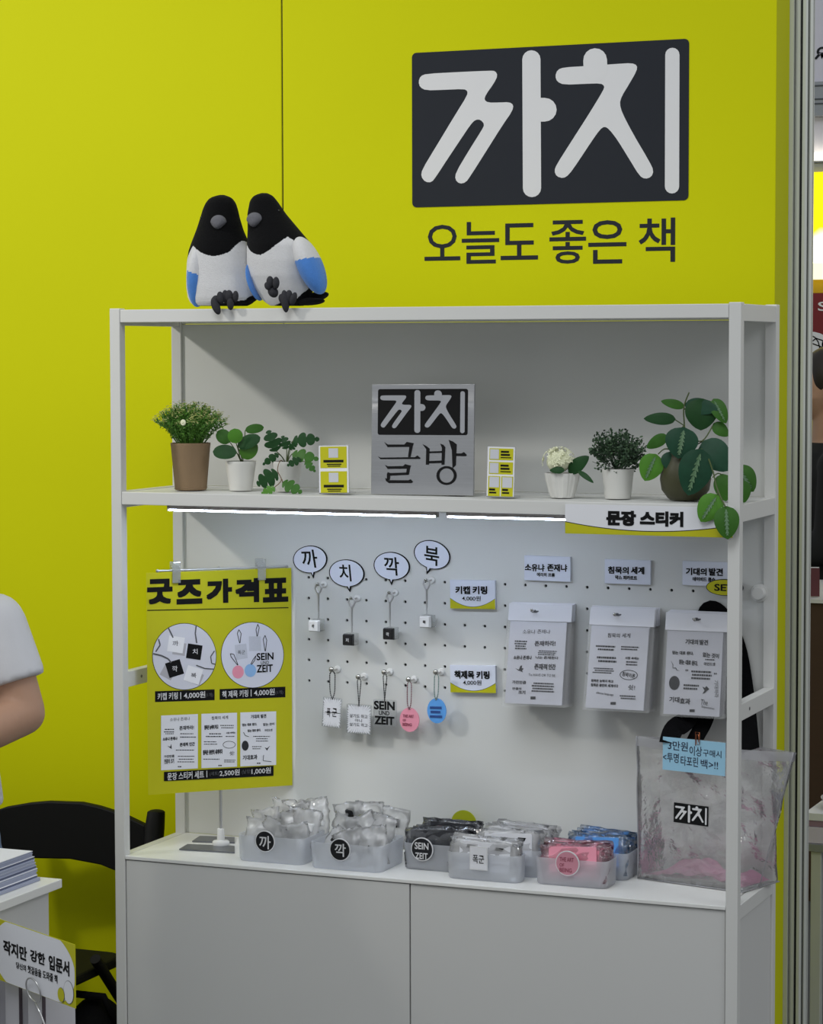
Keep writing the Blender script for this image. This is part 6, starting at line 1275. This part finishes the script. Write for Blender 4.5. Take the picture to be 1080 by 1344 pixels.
m = bpy.data.materials.new('yellow_light_box'); m.use_nodes = True; nt = m.node_tree; b_ = nt.nodes['Principled BSDF']; tcn = nt.nodes.new('ShaderNodeTexCoord'); nz = nt.nodes.new('ShaderNodeTexNoise'); nz.inputs['Scale'].default_value = 4.5; rp = nt.nodes.new('ShaderNodeValToRGB')
rp.color_ramp.elements[0].position = 0.35; rp.color_ramp.elements[0].color = lin('FFC800')+(1,); rp.color_ramp.elements[1].position = 0.62; rp.color_ramp.elements[1].color = lin('FFFFE8')+(1,); e_ = rp.color_ramp.elements.new(0.48); e_.color = lin('FFF500')+(1,)
nt.links.new(tcn.outputs['Object'], nz.inputs['Vector']); nt.links.new(nz.outputs['Fac'], rp.inputs[0]); nt.links.new(rp.outputs[0], b_.inputs['Emission Color']); b_.inputs['Emission Strength'].default_value = 1.6; nt.links.new(rp.outputs[0], b_.inputs['Base Color'])
G().box(x0, x1, BY-0.03, BY+0.05, zz(345), zz(227)).build('lit_face', m, lb); G().box(x0, x1, BY-0.03, BY+0.05, zz(366), zz(345)-0.001).build('lit_lower_band', M('pale_lit_band', 'FFFFC0', 0.5, emit=1.2), lb)
ps = thing('banner_poster', 'orange, wine red and yellow banner poster with ink doodles on neighbouring stand', 'poster', ((x0+x1)/2, BY, 0.5))
G().box(x0, x1, BY+0.006, BY+0.018, zz(384.5), zz(367)).build('orange_band', M('orange_print', 'D2A400', 0.5), ps); G().box(x0, x1, BY+0.006, BY+0.018, zz(450), zz(384.8)).build('wine_band', M('wine_print', '7A1424', 0.5), ps); G().box(x0, x1, BY+0.006, BY+0.018, 0.35, zz(450)-0.001).build('yellow_field', M('ochre_print', 'C8B64A', 0.5, var=0.05), ps)
FP = Frame((0, BY+0.006, 0)); g = G()
for k in range(8):
    c_ = FP.px(1062+k*44, 452); g.flat(FP, circle(c_[0], c_[1], 0.075, 0.045, 24), 0.001)
g.build('white_scallop', PAPER, ps); g = G(); wpx(g, FP, 'S', 1073.5, 396, 1086, 408, 0.0015, bold=0.01); g.build('banner_letter', PAPER, ps); g = G()
for P_ in ([(1064, 440), (1070, 443), (1074, 449), (1076, 457)], [(1066, 448), (1071, 444), (1080, 447)], [(1067, 506), (1074, 493)], [(1066, 522), (1070, 532), (1066, 544)], [(1064, 450), (1080, 456)]):
    for a_, b2 in zip(P_, P_[1:]):
        A, B = Vector(FP.px(*a_)), Vector(FP.px(*b2)); d = (B-A).normalized(); q = Vector((-d.y, d.x))*0.002; g.flat(FP, [tuple(A+q), tuple(B+q), tuple(B-q), tuple(A-q)], 0.0022)
g.build('ink_doodle', INK, ps)
# woman in dark clothes standing in front of that banner
hc = atD(1090, 512, 8.0); pt = thing('person', 'person with dark hair in black and navy clothes by the far banner', 'person', (hc.x, hc.y, 0)); f2 = Vector((-0.9, -0.35, 0)).normalized(); s2 = f2.cross(Vector((0, 0, 1)))
B0 = lambda z, a_=0.0, b_=0.0: Vector((hc.x, hc.y, z))+s2*a_+f2*b_
human(pt, Vector((hc.x, hc.y, 0)), s2, f2, hc.z-0.215, [(B0(hc.z-0.24, 0.15), B0(hc.z-0.48, 0.18, 0.02), B0(hc.z-0.52, 0.08, 0.22)), (B0(hc.z-0.24, -0.15), B0(hc.z-0.48, -0.18, 0.02), B0(hc.z-0.56, -0.08, 0.22))], (SKIN, BLACKC, NAVYC), f2, 1.2, HAIR, False)
# brown fronted table with books
TY = 3.0; q0 = NX(1064, 786, TY); xx = q0.x-0.25; BROWN = M('brown_table_front', '4E382B', 0.6, var=0.08, scale=12, stretch=(1, 1, 8))
t = thing('brown_table', 'brown fronted sales table with white top beyond the aluminium upright', 'table', (xx+0.6, TY+0.3, 0)); G().box(xx, xx+1.4, TY, TY+0.6, 0.04, q0.z-0.012).build('front', BROWN, t); G().box(xx-0.01, xx+1.41, TY-0.01, TY+0.61, q0.z-0.011, q0.z).build('top', TOPWH, t); G().box(xx+0.02, xx+1.38, TY+0.02, TY+0.58, 0, 0.04).build('plinth', BROWN, t)
p = NX(1066, 770, TY+0.05); t = thing('propped_book', 'wine red book with white page edges propped on the brown table', 'book', (p.x, TY+0.05, q0.z)); FF = Frame((p.x, TY+0.05, q0.z+0.003), (0.95, 0.3, 0), (0.25, 0.2, 1))
G().fbox(FF, -0.06, 0.02, 0, 0.085, -0.012, 0).build('pages', PAPER, t); G().fbox(FF, -0.062, 0.021, -0.001, 0.082, 0.0, 0.003).build('cover', M('wine_cover', '5A2028', 0.5), t)
# low side stand with papers and a tray, metal legs
q1 = atD(1063, 1108, 5.6); ss = thing('side_stand', 'small grey side stand with metal legs holding papers, far right', 'stand', (q1.x+0.2, q1.y+0.15, 0))
G().box(q1.x-0.02, q1.x+0.4, q1.y, q1.y+0.3, q1.z-0.016, q1.z).build('top', GREYF, ss)
for dx in (0.012, 0.38):
    for dy in (0.02, 0.28): G().box(q1.x+dx-0.012, q1.x+dx+0.012, q1.y+dy-0.012, q1.y+dy+0.012, 0, q1.z-0.017).build('leg', ALU, ss, bevel=0.002)
G().box(q1.x+0.03, q1.x+0.37, q1.y+0.27, q1.y+0.275, 0.02, q1.z-0.03).build('back_sheet', GREYF, ss)
k5 = 5.6/FPX; LIL = M('lilac_paper', 'D8CFE4', 0.5)
t = thing('paper_stack', 'white and lilac paper stack on the grey side stand', 'paper', (q1.x+0.15, q1.y+0.12, q1.z)); G().box(q1.x-0.015, q1.x+0.3, q1.y+0.01, q1.y+0.22, q1.z+0.001, q1.z+22*k5).build('lower_sheets', LIL, t); G().box(q1.x-0.015, q1.x+0.3, q1.y+0.012, q1.y+0.22, q1.z+22*k5+0.001, q1.z+30*k5).build('coloured_sheets', M('mauve_sheets', '9A7C92', 0.5), t); G().box(q1.x-0.015, q1.x+0.3, q1.y+0.01, q1.y+0.22, q1.z+30*k5+0.001, q1.z+40*k5).build('upper_sheets', PAPER, t)
t = thing('grey_tray', 'grey shallow tray on top of the far paper stack', 'tray', (q1.x+0.15, q1.y+0.12, q1.z+41*k5)); z_ = q1.z+40*k5+0.001; G().lathe((q1.x+0.11, q1.y+0.12, z_), [(0.085, 0), (0.105, 0.012), (0.112, 0.022), (0.108, 0.022), (0.1, 0.013), (0.082, 0.004)], 32, V=(0, 0.9, 0), capt=True).build('dish', M('grey_tray_plastic', 'A5A6AC', 0.4), t, smooth=True, sharp=40)
G().box(q1.x+0.04, q1.x+0.18, q1.y+0.10, q1.y+0.101, z_+0.006, z_+0.04).build('white_card', PAPER, t)
